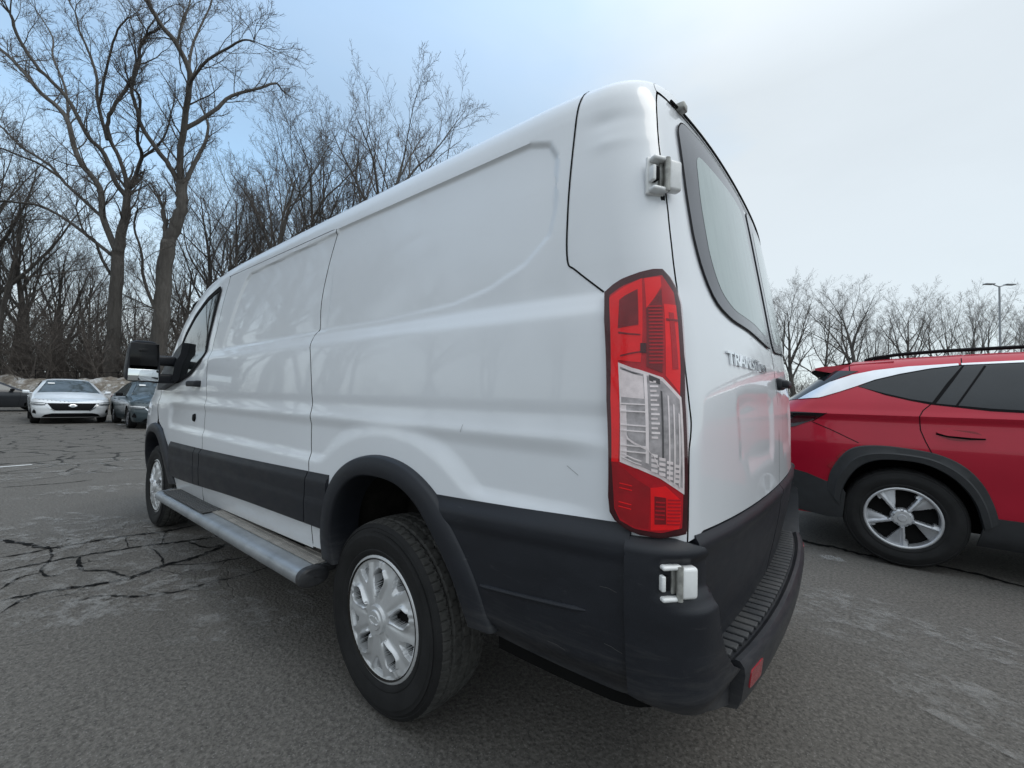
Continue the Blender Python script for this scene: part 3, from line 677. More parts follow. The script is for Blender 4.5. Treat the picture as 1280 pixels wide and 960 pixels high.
    B(mb,'sliding_door',W,merge=.0003,auto=40)
    # front doors with window opening
    def fdoor_poly():
        zz=[1.955-i*.03 for i in range(60) if 1.955-i*.03>.46]
        pts=[(S_of_x(B_SEAM(z)+.003,z),z) for z in zz]
        pts+=toS([(3.256,SILL(3.25)),(3.90,SILL(3.90)),(3.965,.62),(4.07,.74),(4.24,.85),(4.40,.905),(4.48,1.0),(4.57,1.2),(4.61,1.48)],.05,False)
        pts+=[(S_of_x(x,Ztop(x)-.05),Ztop(x)-.05) for x in [4.58,4.5,4.4,4.3,4.2,4.1,4.0,3.9,3.8,3.7,3.6,3.5,3.4,3.3]]
        return pts
    WIN=rounded([(3.30,1.905),(3.60,1.855),(3.90,1.755),(4.16,1.63),(4.40,1.46),(4.47,1.30),(4.40,1.235),(4.0,1.245),(3.70,1.30),(3.47,1.40),(3.44,1.55),(3.36,1.74)],.05,3)
    for f,fl in ((fP,False),(mirY(fP),True)):
        mb=MB(); drape(mb,fdoor_poly(),f,.02,.014,0,wall=-.02,flip=fl,mat=W,wmat=M['gap'])
        d=B(mb,'front_door',W,merge=.0003,auto=40)
        mb=MB(); drape(mb,toS(WIN,.04),f,.03,.03,.003,flip=fl); 
        g=B(mb,'window',M['glass_dark'],parent=d); 
        mb=MB(); w2=toS(WIN+[WIN[0]],.04,False); ribbon(mb,w2,f,.035,.006,.05)
        B(mb,'window_seal',M['gap'],parent=g)
        mb=MB()
        sg=-1 if fl else 1
        hx,hz=3.52,1.222; y=P(S_of_x(hx,hz),hz)[1]*sg
        mb.box((hx,y+.032*sg,hz),(.20,.022,.040),bev=.010); mb.box((hx-.075,y+.012*sg,hz),(.045,.04,.045),bev=.01); mb.box((hx+.08,y+.012*sg,hz),(.03,.04,.035),bev=.01)
        B(mb,'handle',M['black_plastic'],parent=d)
        mb=MB(); y=P(S_of_x(3.50,.98),.98)[1]*sg; mb.lathe([(.0,.012*sg),(.024,.010*sg),(.030,0),(.03,-.01*sg)],24,'y',(3.50,y,.98)); B(mb,'lock',M['gap'],parent=d)
    # quarter-window bead (small chrome sticker seen through the glass left out)
    # ---- door mirror
    for sg in (1,-1):
        mb=MB()
        prof=[(3.98,1.55),(4.20,1.50),(4.38,1.40),(4.46,1.22),(4.42,1.17),(4.0,1.245)]
        f=fP if sg>0 else mirY(fP)
        drape(mb,toS(prof,.04),f,.03,.03,.05,wall=-.005,mat=M['black_plastic'],flip=sg<0)
        for z in (1.40,1.26): mb.box((4.08,1.055*sg,z),(.12,.14,.075),M['black_plastic'],bev=.02)
        m=B(mb,'door_mirror',auto=50)
        # housing: rounded box, glass face looking back
        mb=MB(); cy=1.212*sg
        yy0,yy1=1.108,1.318
        rows=[]
        for t,s in ((-.001,.80),(0,.97),(.015,1.0),(.05,1.0),(.09,.93),(.125,.75),(.145,.45),(.15,.05)):
            row=[]
            for k in range(40):
                a=2*PI*k/40; c=math.copysign(abs(math.cos(a))**.38,math.cos(a)); q=math.copysign(abs(math.sin(a))**.38,math.sin(a))
                wide=.093+.012*(-q)
                row.append((3.86+t*1.3,cy+c*wide*s*1.0*sg,1.376+q*.150*s))
            rows.append(row)
        mb.grid(rows,close=True)
        hs=B(mb,'mirror_housing',M['black_plastic'],parent=m,auto=60)
        mb=MB(); mb.box((3.855,cy,1.425),(.008,.160,.165),bev=.003); mb.box((3.852,cy+.01*sg,1.455),(.004,.05,.022),bev=.002); B(mb,'upper_mirror',M['mirror_black'],parent=m)
        mb=MB(); mb.box((3.8555,cy,1.276),(.008,.172,.085),bev=.0035); B(mb,'lower_mirror',M['mirror'],parent=m)
    # ---- black cladding strips
    def strip_off(zt):
        def o(S,z):
            return .003+.011*sm(zt-z,0,.035)
        return o
    bp=M['black_plastic']
    def strip(a,b,name='side_cladding'):
        for f,fl in ((fSide,False),(mirY(fSide),True)):
            xs_=[a(0)+ (b(0)-a(0))*i/24 for i in range(25)]
            poly=[(x,STRIP_T(x)) for x in xs_]+[(x,STRIP_B(x)) for x in xs_[::-1]]
            mb=MB(); drape(mb,poly,f,.04,.012,lambda x,z:.003+.012*sm(STRIP_T(x)-z,0,.035)+.004*sm(STRIP_T(x)-z,.10,.13),wall=-.01,flip=fl)
            B(mb,name,bp,auto=40)
    strip(lambda _:1.746,lambda _:3.232); strip(lambda _:3.244,lambda _:3.36); strip(lambda _:3.37,lambda _:3.985); strip(lambda _:1.56,lambda _:1.738)
    # rear lower cladding between wheel arch and bumper
    def rl_off(x,z):
        zt=STRIP_T(x)
        o=.003+.018*sm(zt-z,0,.045)-.006*sm(zt-z,.06,.09)
        o-=.03*sm(.56-z,0,.07)
        return o
    poly=[(x,STRIP_T(x)) for x in [.244,.3,.4,.5,.6,.7,.8,.9]]+[(.85,.80),(.75,.66),(.70,.54),(.68,.495)]+[(x,.495-.02*(.7-x)) for x in (.6,.5,.4,.3,.244)]
    for f,fl in ((fSide,False),(mirY(fSide),True)):
        mb=MB(); drape(mb,poly,f,.012,.007,rl_off,wall=-.02,flip=fl); rc=B(mb,'rear_cladding',bp,auto=40)
        if not fl:
            for (x0,z0,x1,z1) in ((.31,.742,.27,.738),(.30,.612,.265,.602),(.45,.565,.40,.559)):
                mb=MB(); ribbon(mb,[(x0,z0),((x0+x1)/2,(z0+z1)/2+.003),(x1,z1)],f,.0011,rl_off(x0,z0)+.0012,.01); B(mb,'scratch',M['scuff'],parent=rc)
        mb=MB(); mb.tube([f(.345+.33*k/12,.674-.035*k/12,rl_off(.345+.33*k/12,.674-.035*k/12)-.002) for k in range(13)],[.003]+[.0075]*11+[.006],8); B(mb,'rib',bp,parent=rc)
    # ---- arch flares and liners
    for (o_,i_,fz) in ((ao,ai,0),(fo,fi,1)):
        for f,fl in ((fFlare,False),(mirY(fFlare),True)):
            mb=MB(); rows=[]
            for (a,b) in zip(o_,i_):
                row=[]
                for w,of in ((-.02,-.006),(0,.008),(.05,.018),(.12,.023),(.5,.026),(.9,.028),(.97,.025),(1.0,.018),(1.0,-.03),(1.06,-.10)):
                    x=lerp(a[0],b[0],w); z=lerp(a[1],b[1],w); row.append(f(x,max(z,.42),of))
                rows.append(row)
            mb.grid(rows,flip=not fl); B(mb,'wheel_arch_flare',bp,auto=50)
            mb=MB(); rows=[]
            sg=-1 if fl else 1
            for (a,b) in zip(o_,i_):
                x=lerp(a[0],b[0],.8); z=lerp(a[1],b[1],.8); rows.append([(x,sg*y,z) for y in (.97,.9,.8,.62)])
            mb.grid(rows,M['under']); 
            r=rows; cx=sum(q[0][0] for q in r)/len(r); k=len(mb.v)
            mb.v.append((cx,sg*.62,.5)); 
            for q in r: mb.v.append(q[-1])
            for i in range(len(r)-1): mb.f.append((k,k+1+i,k+2+i)); mb.m.append(0)
            B(mb,'wheel_well',M['under'])
    # ---- running board
    RB=lambda x:.417-.0175*(x-1.6)
    RR=Matrix.Rotation(.0175,3,'Y')
    mb=MB()
    rows=[]
    for x in [1.60,1.605]+[1.65+.1*i for i in range(23)]+[3.90,3.935,3.95]:
        s=1.0 if 1.6<=x<3.9 else (.93 if x<3.94 else .7)
        row=[]
        for k in range(15):
            a=-PI*.62+k*(PI*1.12)/14
            row.append((x,1.040+.060*s*math.copysign(abs(math.cos(a))**.75,math.cos(a)),RB(x)+.036*s*math.copysign(abs(math.sin(a))**.8,math.sin(a))))
        row+= [(x,1.00,RB(x)+.0375),(x,.90,RB(x)+.0375),(x,.90,RB(x)+.015),(x,1.00,RB(x)-.015)]
        rows.append(row)
    mb.grid(rows,close=True)
    bd=B(mb,'running_board',M['alu'],auto=30)
    mb=MB(); mb.box((2.74,.965,RB(2.74)+.0405),(2.26,.12,.004),M['alu_dirty'],RR); 
    for y in (.925,.95,.975,1.0): mb.box((2.74,y,RB(2.74)+.044),(2.24,.006,.004),M['alu_dirty'],RR)
    B(mb,'tread',parent=bd)
    mb=MB(); mb.box((3.36,.99,RB(3.36)+.0445),(.92,.17,.005),None,RR,.002)
    for k in range(8): mb.box((3.36,.93+.02*k,RB(3.36)+.048),(.88,.006,.004),None,RR)
    B(mb,'rubber_pad',M['pad'],parent=bd)
    mb=MB(); rows=[]
    for x,s in ((1.612,1.05),(1.60,1.06),(1.585,1.02),(1.578,.85),(1.576,.05)):
        rows.append([(x,1.036+.062*s*math.copysign(abs(math.cos(2*PI*k/28))**.75,math.cos(2*PI*k/28)),.417+.039*s*math.copysign(abs(math.sin(2*PI*k/28))**.8,math.sin(2*PI*k/28))) for k in range(28)])
    mb.grid(rows,close=True); mb.box((1.60,.95,.435),(.03,.12,.034),bev=.01)
    B(mb,'end_cap',M['black_plastic'],parent=bd)
    for x in (1.8,2.7,3.6): mb=MB(); mb.box((x,.85,.40),(.06,.25,.03)); B(mb,'bracket',M['under'],parent=bd)
    # ---- rear doors
    def rdoor(f,fl):
        pts=[(R_SEAM(z)-.002,z) for z in zs]+[(R_SEAM(2.02)-.003,2.022)]
        pts+=[(S_of_y(y,2.024),2.024) for y in (.68,.5,.3,.1,.003)]
        pts+=[(S_of_y(.003,z),z) for z in (1.8,1.6,1.4,1.2,1.0,.876)]
        pts+=[(S_of_y(y,.876),.876) for y in (.2,.4,.6,.75,.85)]
        mb=MB(); drape(mb,pts,f,.012,.010,0,wall=-.02,flip=fl,mat=W,wmat=M['gap'])
        d=B(mb,'rear_door',W,merge=.0003,auto=40)
        # lower black panel of the door
        pl=[(S_of_y(y,.872),.872) for y in (.003,.2,.4,.6,.8,.885)]+[(S_of_y(.89,.8),.8),(S_of_y(.87,.6),.6)]+[(S_of_y(y,.50),.50) for y in (.85,.76,.6,.4,.2,.003)]
        mb=MB(); drape(mb,pl,f,.02,.008,lambda S,z:.002+.012*sm(.872-z,0,.02)-.006*sm(.872-z,.03,.055),wall=-.02,flip=fl)
        B(mb,'lower_panel',bp,parent=d,auto=40)
        GL=[(.728,1.945),(.69,1.985),(.55,1.99),(.3,1.985),(.03,1.98),(.03,1.385),(.20,1.395),(.40,1.412),(.58,1.418),(.69,1.45),(.742,1.53),(.756,1.62),(.75,1.74)]
        GL=rounded(GL,[.02,.03,.02,.02,.05,.05,.05,.05,.08,.05,.05,.02,.02],3)
        mb=MB(); drape(mb,toSy(GL,.03),f,.025,.025,.006,wall=-.002,flip=fl); g=B(mb,'rear_window',M['frit'],parent=d,auto=40)
        IN=rounded([(.63,1.915),(.25,1.93),(.10,1.92),(.085,1.42),(.3,1.445),(.54,1.452),(.635,1.49),(.672,1.58),(.665,1.75)],[.05,.05,.06,.06,.05,.1,.06,.06,.05],4)
        mb=MB(); drape(mb,toSy(IN,.03),f,.03,.03,.0066,flip=fl); B(mb,'pane',M['rear_glass'],parent=g)
        mb=MB(); ribbon(mb,toSy(GL+[GL[0]],.03),f,.010,.005,.03); B(mb,'seal',M['gap'],parent=g)
        return d
    dl=rdoor(fP,False); dr=rdoor(mirY(fP),True)
    # handle on the right door, near the centre
    mb=MB(); x=P(S_of_y(.03,1.255),1.255)[0]
    mb.box((x-.022,-.085,1.258),(.036,.10,.030),bev=.010); mb.box((x-.004,-.08,1.258),(.03,.12,.045),bev=.012)
    B(mb,'handle',M['black_plastic'],parent=dr)
    # lettering: model name and number
    def lettering(s,y0,z0,size,width,name,z1=None):
        vs,fs=text_mesh(s,size,.0022,.0008)
        x0=min(v.x for v in vs); x1=max(v.x for v in vs); k=width/(x1-x0)
        mb=MB(); out=[]
        for v in vs:
            yy=y0-(v.x-x0)*k; zz=z0+v.y; out.append(P(S_of_y(yy,zz),zz,.004+v.z))
        mb.add(out,fs); return B(mb,name,M['chrome'],parent=dl,smooth=False)
    lettering('TRANSIT',.665,1.283,.050,.335,'lettering'); lettering('250',.318,1.283,.040,.095,'lettering')
    # ---- gasket over the doors
    mb=MB()
    for f in (fP,mirY(fP)):
        mb.tube([f(S,2.030,.006) for S in [R_SEAM(2.03)-.05-.03*i for i in range(28)]],.004,6)
    B(mb,'door_gasket',M['gap'])
    mb=MB(); c=P(-.235,2.034,.010); mb.box(c,(.03,.035,.022),bev=.006); B(mb,'door_stop',M['hinge_grey'])
    # ---- hinges
    def hinge(z0,z1,S,k,par,name='hinge'):
        zc=(z0+z1)/2; p0=Vector(P(S,zc)); p1=Vector(P(S-.02,zc)); t=(p1-p0); t.z=0; t.normalize(); n=Vector((t.y,-t.x,0))
        if n.dot(Vector((-1,1,0)))<0: n=-n
        R=Matrix((t,n,Vector((0,0,1)))).transposed()
        h=z1-z0
        mb=MB()
        def bx(a,b,c,sz,mat,bev): mb.box(p0+t*a+n*b+Vector((0,0,c)),sz,mat,R,bev)
        bx(.030,.024,0,(.040,.026,h*.86),M['hinge'],.008)      # cover leaf on the door
        bx(-.012,.006,0,(.052,.010,h*1.05),M['hinge'],.004)
        bx(-.010,.020,h*.42,(.046,.026,h*.13),M['hinge'],.005); bx(-.010,.020,-h*.42,(.046,.026,h*.13),M['hinge'],.005)
        bx(-.029,.018,0,(.010,.024,h*.42),M['hinge'],.003)
        bx(-.019,.019,0,(.011,.020,h*.38),M['gap'],.003)
        mb.tube([p0+t*.008+n*.030+Vector((0,0,-h*.46)),p0+t*.008+n*.030+Vector((0,0,h*.46))],.0075,12,M['hinge_grey'])
        bx(.004,.012,0,(.020,.016,h*.7),M['hinge_grey'],.003)
        bx(.012,.004,-h*.60,(.014,.012,.024),M['gap'],.002)
        return B(mb,name,parent=par,auto=40)
    hinge(1.700,1.792,-.100,1,root)
    hinge(.742,.822,-.068,1,root)
    # ---- rear bumper
    def boff(S,z):
        o=.010+.018*sm(.874-z,0,.03)
        o+=.014*sm(-S,.04,.12)*sm(.738-z,0,.022)
        if z>.735 and S<-.03: o-=.014*sm(-S,.03,.06)*sm(z,.735,.765)*(1-sm(z,.815,.84))
        o-=.028*sm(.53-z,0,.07)
        return o
    for f,fl in ((PB,False),(mirY(PB),True)):
        mb=MB()
        poly=[(.0135,.868),(.0105,.80),(.008,.70),(.004,.60),(.001,.52)]
        poly+=[(-.03,.505),(-.07,.490),(-.1232,.472),(-.18,.447),(SBy(.712,.42),.418)]+[(SBy(.712,z),z) for z in (.45,.50,.518)]
        poly+=catmull([(SBy(.735,.530),.530),(SBy(.765,.548),.548),(SBy(.797,.580),.580),(SBy(.822,.615),.615),(SBy(.841,.655),.655),(SBy(.856,.70),.70)],4)
        poly+=[(SBy(.861,.73),.73),(SBy(.863,.76),.76),(SBy(.866,.81),.81),(SBy(.885,.852),.852),(SBy(.93,.870),.870),(-.06,.872)]
        drape(mb,poly,f,.008,.006,boff,wall=lambda u,v:-.075,flip=fl)
        B(mb,'bumper_corner',bp,merge=.0003,auto=50)
    # centre step: lip, face, tread
    XL=lambda y:.010+.0695*y*y+.0592*y**4
    mb=MB(); rows=[]
    ys=[-.708+1.416*i/60 for i in range(61)]
    for y in ys:
        x=XL(y); xi=xrear(abs(y),.53)+.004
        rows.append([(xi,y,.520),(x+.035,y,.522),(x+.022,y,.532),(x+.010,y,.531),(x,y,.518),(x-.002,y,.50),(x+.006,y,.44),(x+.016,y,.412),(x+.06,y,.400),(xi+.05,y,.402)])
    mb.grid(rows,flip=True)
    for yy in (.71,-.71): 
        r=rows[-1 if yy>0 else 0]; o=len(mb.v); mb.v.extend(r); mb.f.append(tuple(range(o,o+len(r)))); mb.m.append(0)
    bc=B(mb,'step_bumper',bp,auto=35)
    mb=MB(); n=34
    for i in range(n):
        y=-.70+1.40*(i+.5)/n; x0=XL(y)+.040; x1=xrear(abs(y),.53)-.004
        sl=2*.0695*y+4*.0592*y**3
        a=math.atan(sl)
        c=((x0+x1)/2,y,.5265); 
        if x1-x0<.01: continue
        mb.box(c,(x1-x0,1.40/n-.011,.012),None,Matrix.Rotation(0,3,'Z'),.003)
    B(mb,'tread',M['pad'],parent=bc)
    for sg in (1,-1):
        mb=MB(); f=lambda y,z,off=0:(XL(y)+.001+ (.50-z)*.12-off,y*sg,z)
        drape(mb,rounded([(.585,.500),(.672,.500),(.672,.452),(.585,.452)],.008,3),f,.02,.02,.006,wall=-.01); B(mb,'reflector',M['red_reflector'],parent=bc)
    # ---- tail light
    def tail(f,fl):
        OUT=[(.0512,1.4476),(.0284,1.464),(.0088,1.4742),(-.0283,1.4894),(-.052,1.4961),(-.0691,1.4962),(-.08,1.4761),(-.0889,1.4482),(-.0925,1.4083),(-.0905,1.3684),(-.0815,1.18),(-.085,.9322),(-.0868,.897),(-.0845,.8834),(-.0417,.8741),(-.012,.8757),(.0178,.8853),(.0409,.8992),(.0533,.9153),(.0593,.9512),(.0665,1.1754),(.0600,1.3744)]
        INN_=[(.0425,1.40),(.0379,1.4374),(.0116,1.4532),(-.0263,1.4706),(-.0655,1.4793),(-.0815,1.4353),(-.0815,1.3674),(-.0715,1.1795),(-.0757,.9327),(-.0758,.8979),(-.0424,.8863),(-.0056,.8883),(.0281,.9015),(.0427,.9263),(.0496,.9893),(.0556,1.1757)]
        mb=MB(); drape(mb,OUT,f,.012,.02,.010,wall=-.03,mat=M['red_edge'],flip=fl)
        t=B(mb,'tail_light',auto=40)
        def piece(poly,off,mat,wall=None,du=.01,dv=.01,mb_=None):
            m=mb_ or MB(); drape(m,poly,f,du,dv,off,wall=wall,mat=mat,flip=fl); return m
        mb=MB()
        piece(INN_,.0115,M['red_mid'],.006,.01,.01,mb)
        br=M['red_bright']; dp=M['red_deep']; md=M['red_mid']
        piece([(.0395,1.4311),(-.0305,1.4723),(-.0190,1.3283),(-.0130,1.2652),(.0328,1.2722),(.0376,1.0329),(.0535,1.0316),(.0555,1.18),(.0425,1.40)],.0128,br,.009,.01,.01,mb)
        piece([(-.0344,1.4719),(-.0621,1.4751),(-.0607,1.4503),(-.0303,1.3900)],.0128,br,.009,.01,.01,mb)
        piece([(-.0602,1.4059),(-.0815,1.4036),(-.0757,1.25),(-.0715,1.195),(-.0500,1.2336)],.0128,br,.009,.01,.01,mb)
        piece([(-.0665,1.385),(-.0745,1.384),(-.0715,1.25),(-.062,1.25)],.0140,md,.010,.01,.01,mb)
        piece([(-.0602,1.370),(-.080,1.368),(-.080,1.363),(-.0602,1.365)],.0143,dp,.010,.01,.01,mb)
        piece([(.0150,1.4218),(-.0210,1.4450),(-.0150,1.3560),(.0265,1.3503)],.0138,dp,.010,.01,.01,mb)
        piece([(-.0301,1.3950),(-.0600,1.4440),(-.0450,1.2409),(-.0209,1.2556)],.0133,dp,.010,.01,.01,mb)
        for k in range(17):
            z=1.262+.0085*k; u=-.026-.0005*k; piece([(u,z),(u-.022,z),(u-.022,z+.0035),(u,z+.0035)],.0146,md,.0130,.01,.01,mb)
        piece([(-.0151,1.311),(-.0238,1.3106),(-.0225,1.2877),(-.0138,1.288)],.0150,M['red_edge'],.012,.01,.01,mb)
        piece([(.0260,1.342),(-.016,1.333),(-.016,1.330),(.0265,1.337)],.0140,dp,.012,.01,.01,mb)
        piece([(.0260,1.284),(-.014,1.292),(-.014,1.289),(.0265,1.280)],.0140,dp,.012,.01,.01,mb)
        # lower chamber
        piece([(.0376,1.03),(.0535,1.03),(.0470,.965),(.0405,.928),(.0265,.906),(-.006,.893),(-.0235,.892),(-.0235,.9817)],.0122,M['red_low'],.009,.01,.01,mb)
        piece([(-.0235,.9817),(-.0463,.9880),(-.0706,.9589),(-.0721,.9154),(-.0703,.8966),(-.0269,.8900)],.0130,br,.009,.01,.01,mb)
        piece([(-.0298,.965),(-.0469,.9632),(-.0489,.906),(-.0319,.9041)],.0140,dp,.010,.01,.01,mb)
        for k in range(8):
            z=.905+.0075*k; piece([(-.050,z),(-.0705,z),(-.0705,z+.003),(-.050,z+.003)],.0143,md,.0125,.01,.01,mb)
        for k in range(5):
            z=.915+.009*k; piece([(-.032,z),(-.046,z),(-.046,z+.003),(-.032,z+.003)],.0150,md,.0135,.01,.01,mb)
        for z in (.985,.975,.943,.933): piece([(.0330,z+.001),(.004,z-.002),(.004,z-.0040),(.0330,z-.001)],.0140,br,.0120,.01,.01,mb)
        B(mb,'red_lens',parent=t,auto=40)
        # clear window: reflector, bars and white steps
        CL=[(.0331,1.2664),(-.0096,1.2482),(-.0447,1.2298),(-.0735,1.1851),(-.0765,.9709),(-.0375,1.0043),(-.0052,1.0214),(.0339,1.0333)]
        lc,lw,lg=M['lamp_chrome'],M['lamp_white'],M['lamp_grey']
        mb=MB()
        piece(CL,.0128,lw,.009,.01,.01,mb)
        piece([(.0290,1.256),(-.010,1.240),(-.0440,1.221),(-.0700,1.180),(-.0730,.985),(-.0375,1.012),(-.0052,1.030),(.0300,1.043)],.0134,lg,.010,.01,.01,mb)
        piece([(.0290,1.250),(-.0150,1.232),(-.0150,1.180),(.0290,1.184)],.0140,lw,.012,.01,.01,mb)
        piece([(.0250,1.250),(-.004,1.238),(-.012,1.237),(.018,1.250)],.0150,M['lamp_dark'],.0135,.01,.01,mb)
        piece([(.0300,1.165),(.0180,1.165),(.0180,1.045),(.0300,1.045)],.0141,lw,.012,.01,.01,mb)
        piece([(-.0160,1.238),(-.0205,1.236),(-.0205,1.035),(-.0160,1.037)],.0150,lc,.0125,.01,.02,mb)
        for z in (1.1668,1.150,1.118,1.1052,1.0715,1.058):
            piece([(.0315,z),(-.0170,z-.001),(-.0170,z+.0018),(.0315,z+.0030)],.0165,lc,.0130,.01,.01,mb)
        for u,z1,z0 in ((-.050,1.19,1.0),(-.058,1.17,.99),(-.066,1.15,.985)):
            piece([(u,z1),(u-.0020,z1-.002),(u-.0020,z0),(u,z0+.003)],.0160,lc,.0130,.01,.02,mb)
        piece([(.021,1.098),(.016,1.086),(-.016,1.066),(-.016,1.070),(.013,1.089),(.018,1.099)],.0172,lw,.015,.01,.01,mb)
        piece([(-.018,1.066),(-.030,1.048),(-.036,1.030),(-.034,1.030),(-.028,1.050),(-.018,1.070)],.0172,lw,.015,.01,.01,mb)
        for z in (1.052,1.044): piece([(.029,z),(-.010,z-.014),(-.010,z-.011),(.029,z+.003)],.0160,lc,.0140,.01,.01,mb)
        random.seed(7)
        for i in range(7):
            for j in range(4):
                u=-.024-.0115*j; z=1.058-.011*i-.007*j
                if z>1.018+(u+.02)*.62+.002: piece([(u,z),(u-.0092,z-.002),(u-.0092,z-.0085),(u,z-.0065)],.0160,lw if (i+j)%3 else lc,.0135,.01,.01,mb)
        for k in range(13):
            z=1.222-.0105*k; piece([(-.0245,z),(-.034-.003*(k%2),z),(-.034-.003*(k%2),z-.0045),(-.0245,z-.0045)],.0158,lc if k%2 else lw,.0135,.01,.01,mb)
        piece([(-.0400,1.20),(-.0425,1.198),(-.0425,1.05),(-.0400,1.05)],.0160,M['lamp_dark'],.0135,.01,.02,mb)
        piece([(-.024,1.236),(-.040,1.226),(-.040,1.214),(-.024,1.222)],.0158,M['lamp_dark'],.0135,.01,.01,mb)
        B(mb,'clear_lens',parent=t,auto=40)
        mb=MB(); cx,cz=-.015,1.18
        piece([(cx+(u-cx)*.97,cz+(z-cz)*.985) for u,z in OUT],.0190,M['cover'],.009,.012,.02,mb); B(mb,'lamp_cover',parent=t,auto=50)
    PLo=lambda S,z,off=0: PL(S,z,off+.006)
    tail(PLo,False); tail(mirY(PLo),True)
    # ---- wheels
    proto=None
    for x,zr in ((1.21,.352),(4.51,.350)):
        for sg in (1,-1):
            w=make_wheel(root,pv,x,sg,zr)
    return root
_wd={}
def tyre_rows(R,rr,w,tread=True,n=420):
    """axis y, outer face at y=0, inner face at y=-w"""
    prof=[]  # (r, y, g) 
    prof+= [(rr-.012,-.030),(rr-.004,-.018),(rr+.004,-.010),(rr+.012,-.006),(rr+.020,-.0045),(rr+.024,-.0065),(rr+.040,-.001),(rr+.060,.003),(rr+.075,.0035),(rr+.078,.0015),(rr+.090,.001),(R-.040,-.004),(R-.030,-.008),(R-.027,-.006),(R-.020,-.011),(R-.013,-.017)]
    m=34
    for i in range(m+1):
        t=i/m; y=-.026-t*(w-.052); c=abs(2*t-1); prof.append((R-.002-.008*c**3,y))
    back=[(R-.013,-w+.017),(R-.03,-w+.006),(rr+.06,-w),(rr+.02,-w+.006),(rr-.01,-w+.03)]
    prof+=back
    rows=[]
    grooves=[.17,.39,.61,.83]
    for r,y in prof:
        row=[]
        t=(-y-.026)/(w-.052)
        for k in range(n):
            a=2*PI*k/n; rr_=r
            if tread and -0.12<t<1.12:
                d=0
                for g in grooves:
                    zig=.012*(1 if (k//3)%2 else -1)
                    if abs(t-g-zig*.6)<.026: d=.008
                ph=(k+int(t*9)*2)%6
                if t<.15 or t>.85:
                    if ph<1: d=max(d,.005)
                elif ((k+int(t*7)*3)%9)<1 : d=max(d,.004)
                if t<0 or t>1: d*=.5 if (-.08<t<1.08) else 0
                rr_=r-d
            row.append((rr_*math.cos(a),y,rr_*math.sin(a)))
        rows.append(row)
    return rows
def hubcap_mesh():
    """silver full wheel cover: five long slots with five short windows at the rim"""
    mb=MB(); R=.226; nr,nt=56,330; rows=[]; dark={}
    sil=mb.mi(M['silver']); dk=mb.mi(M['dark_hole'])
    for i in range(nr+1):
        r=.0001+R*(i/nr)
        row=[]
        for k in range(nt):
            a=2*PI*k/nt
            ph=((a-PI/2+PI/5)%(2*PI/5))-PI/5         # 0 at slot centre
            phb=((a-PI/2)%(2*PI/5))-PI/5              # 0 at rim window centre
            s=abs(r*math.sin(ph)); l=r*math.cos(ph)
            h=-.016+.020*(1-(r/R)**2)**.8
            hole=0
            if .080<l<.178:                            # slot
                hw=.005+.023*sm(l,.08,.145)*(1-.65*sm(l,.15,.178))
                hole=max(hole,1-sm(s,hw-.0006,hw+.0006))
                h+=.010*math.exp(-((s-hw-.007)/.006)**2)
            elif .178<=l<.205: h+=.006*math.exp(-((s-.010)/.010)**2)
            s2=abs(r*math.sin(phb)); l2=r*math.cos(phb)
            if .130<l2<.21:
                hw2=.006+.024*sm(l2,.13,.19)
                inn=1-sm(s2,hw2-.001,hw2+.001)
                h-=.014*inn*sm(l2,.13,.16)*(1-sm(r,.192,.2))
                if l2>.156 and l2<.190: 
                    o=.6 if s2<hw2-.006 else 0
                    if s2<hw2-.007 and l2<.186: hole=max(hole,1)
            # valley between the paired ribs
            if r>.055 and r<.2: h-=.005*math.exp(-(abs(abs(ph)-.30)/.09)**2)*sm(r,.055,.09)
            if r<.050: h=.012+ (.004 if r<.036 else 0)*1
            if r<.036: 
                ex=(r*math.cos(a)/.030)**2+(r*math.sin(a)/.014)**2
                h=.017+ (.0025 if .75<ex<1.05 else (-.001 if ex<.75 else 0))
            if .050<=r<.056: h=min(h,.002)
            if r>.203: h=-.012+.007*math.sin(PI*(r-.203)/.023); hole=0
            dark[(i,k)]=hole
            row.append((r*math.cos(a),h-(.030*hole),r*math.sin(a)))
        rows.append(row)
    o=0; mb.v=[p for r in rows for p in r]
    for i in range(nr):
        for k in range(nt):
            k2=(k+1)%nt; mb.f.append((i*nt+k,i*nt+k2,(i+1)*nt+k2,(i+1)*nt+k))
            d=(dark[(i,k)]+dark[(i,k2)]+dark[(i+1,k)]+dark[(i+1,k2)])/4
            mb.m.append(dk if d>.6 else sil)
    return mb
def make_wheel(root,pv,x,sg,zr):
    """wheel > tyre, hubcap ; mesh data shared by the four wheels"""
    if 'w' not in _wd:
        mb=MB(); mb.lathe([(.03,-.03),(.12,-.035),(.17,-.06),(.195,-.05),(.205,-.015),(.212,-.006),(.214,-.03),(.205,-.2),(.0,-.2)],72,'y'); a=mb.build('wheel',None,M['under'])
        mb=MB(); rw=tyre_rows(.352,.222,.232); mb.grid(rw[:16],M['rubber'],close=True); mb.grid(rw[15:],M['tread'],close=True); b=mb.build('tyre',None,auto=35)
        c=hubcap_mesh().build('hubcap',None,auto=28)
        _wd['w']=(a.data,b.data,c.data); 
        for o in (a,b,c): bpy.data.objects.remove(o)
    a,b,c=_wd['w']
    rz=0 if sg>0 else PI
    w=bpy.data.objects.new('wheel',a); COL.objects.link(w); w.parent=root; w.matrix_parent_inverse=pv
    w.location=(x,.985*sg,zr); w.rotation_euler=(0,random.uniform(0,.02),rz)
    for n,d,y in (('tyre',b,0),('hubcap',c,-.004)):
        o=bpy.data.objects.new(n,d); COL.objects.link(o); o.parent=w; o.location=(0,y,0)
    return w
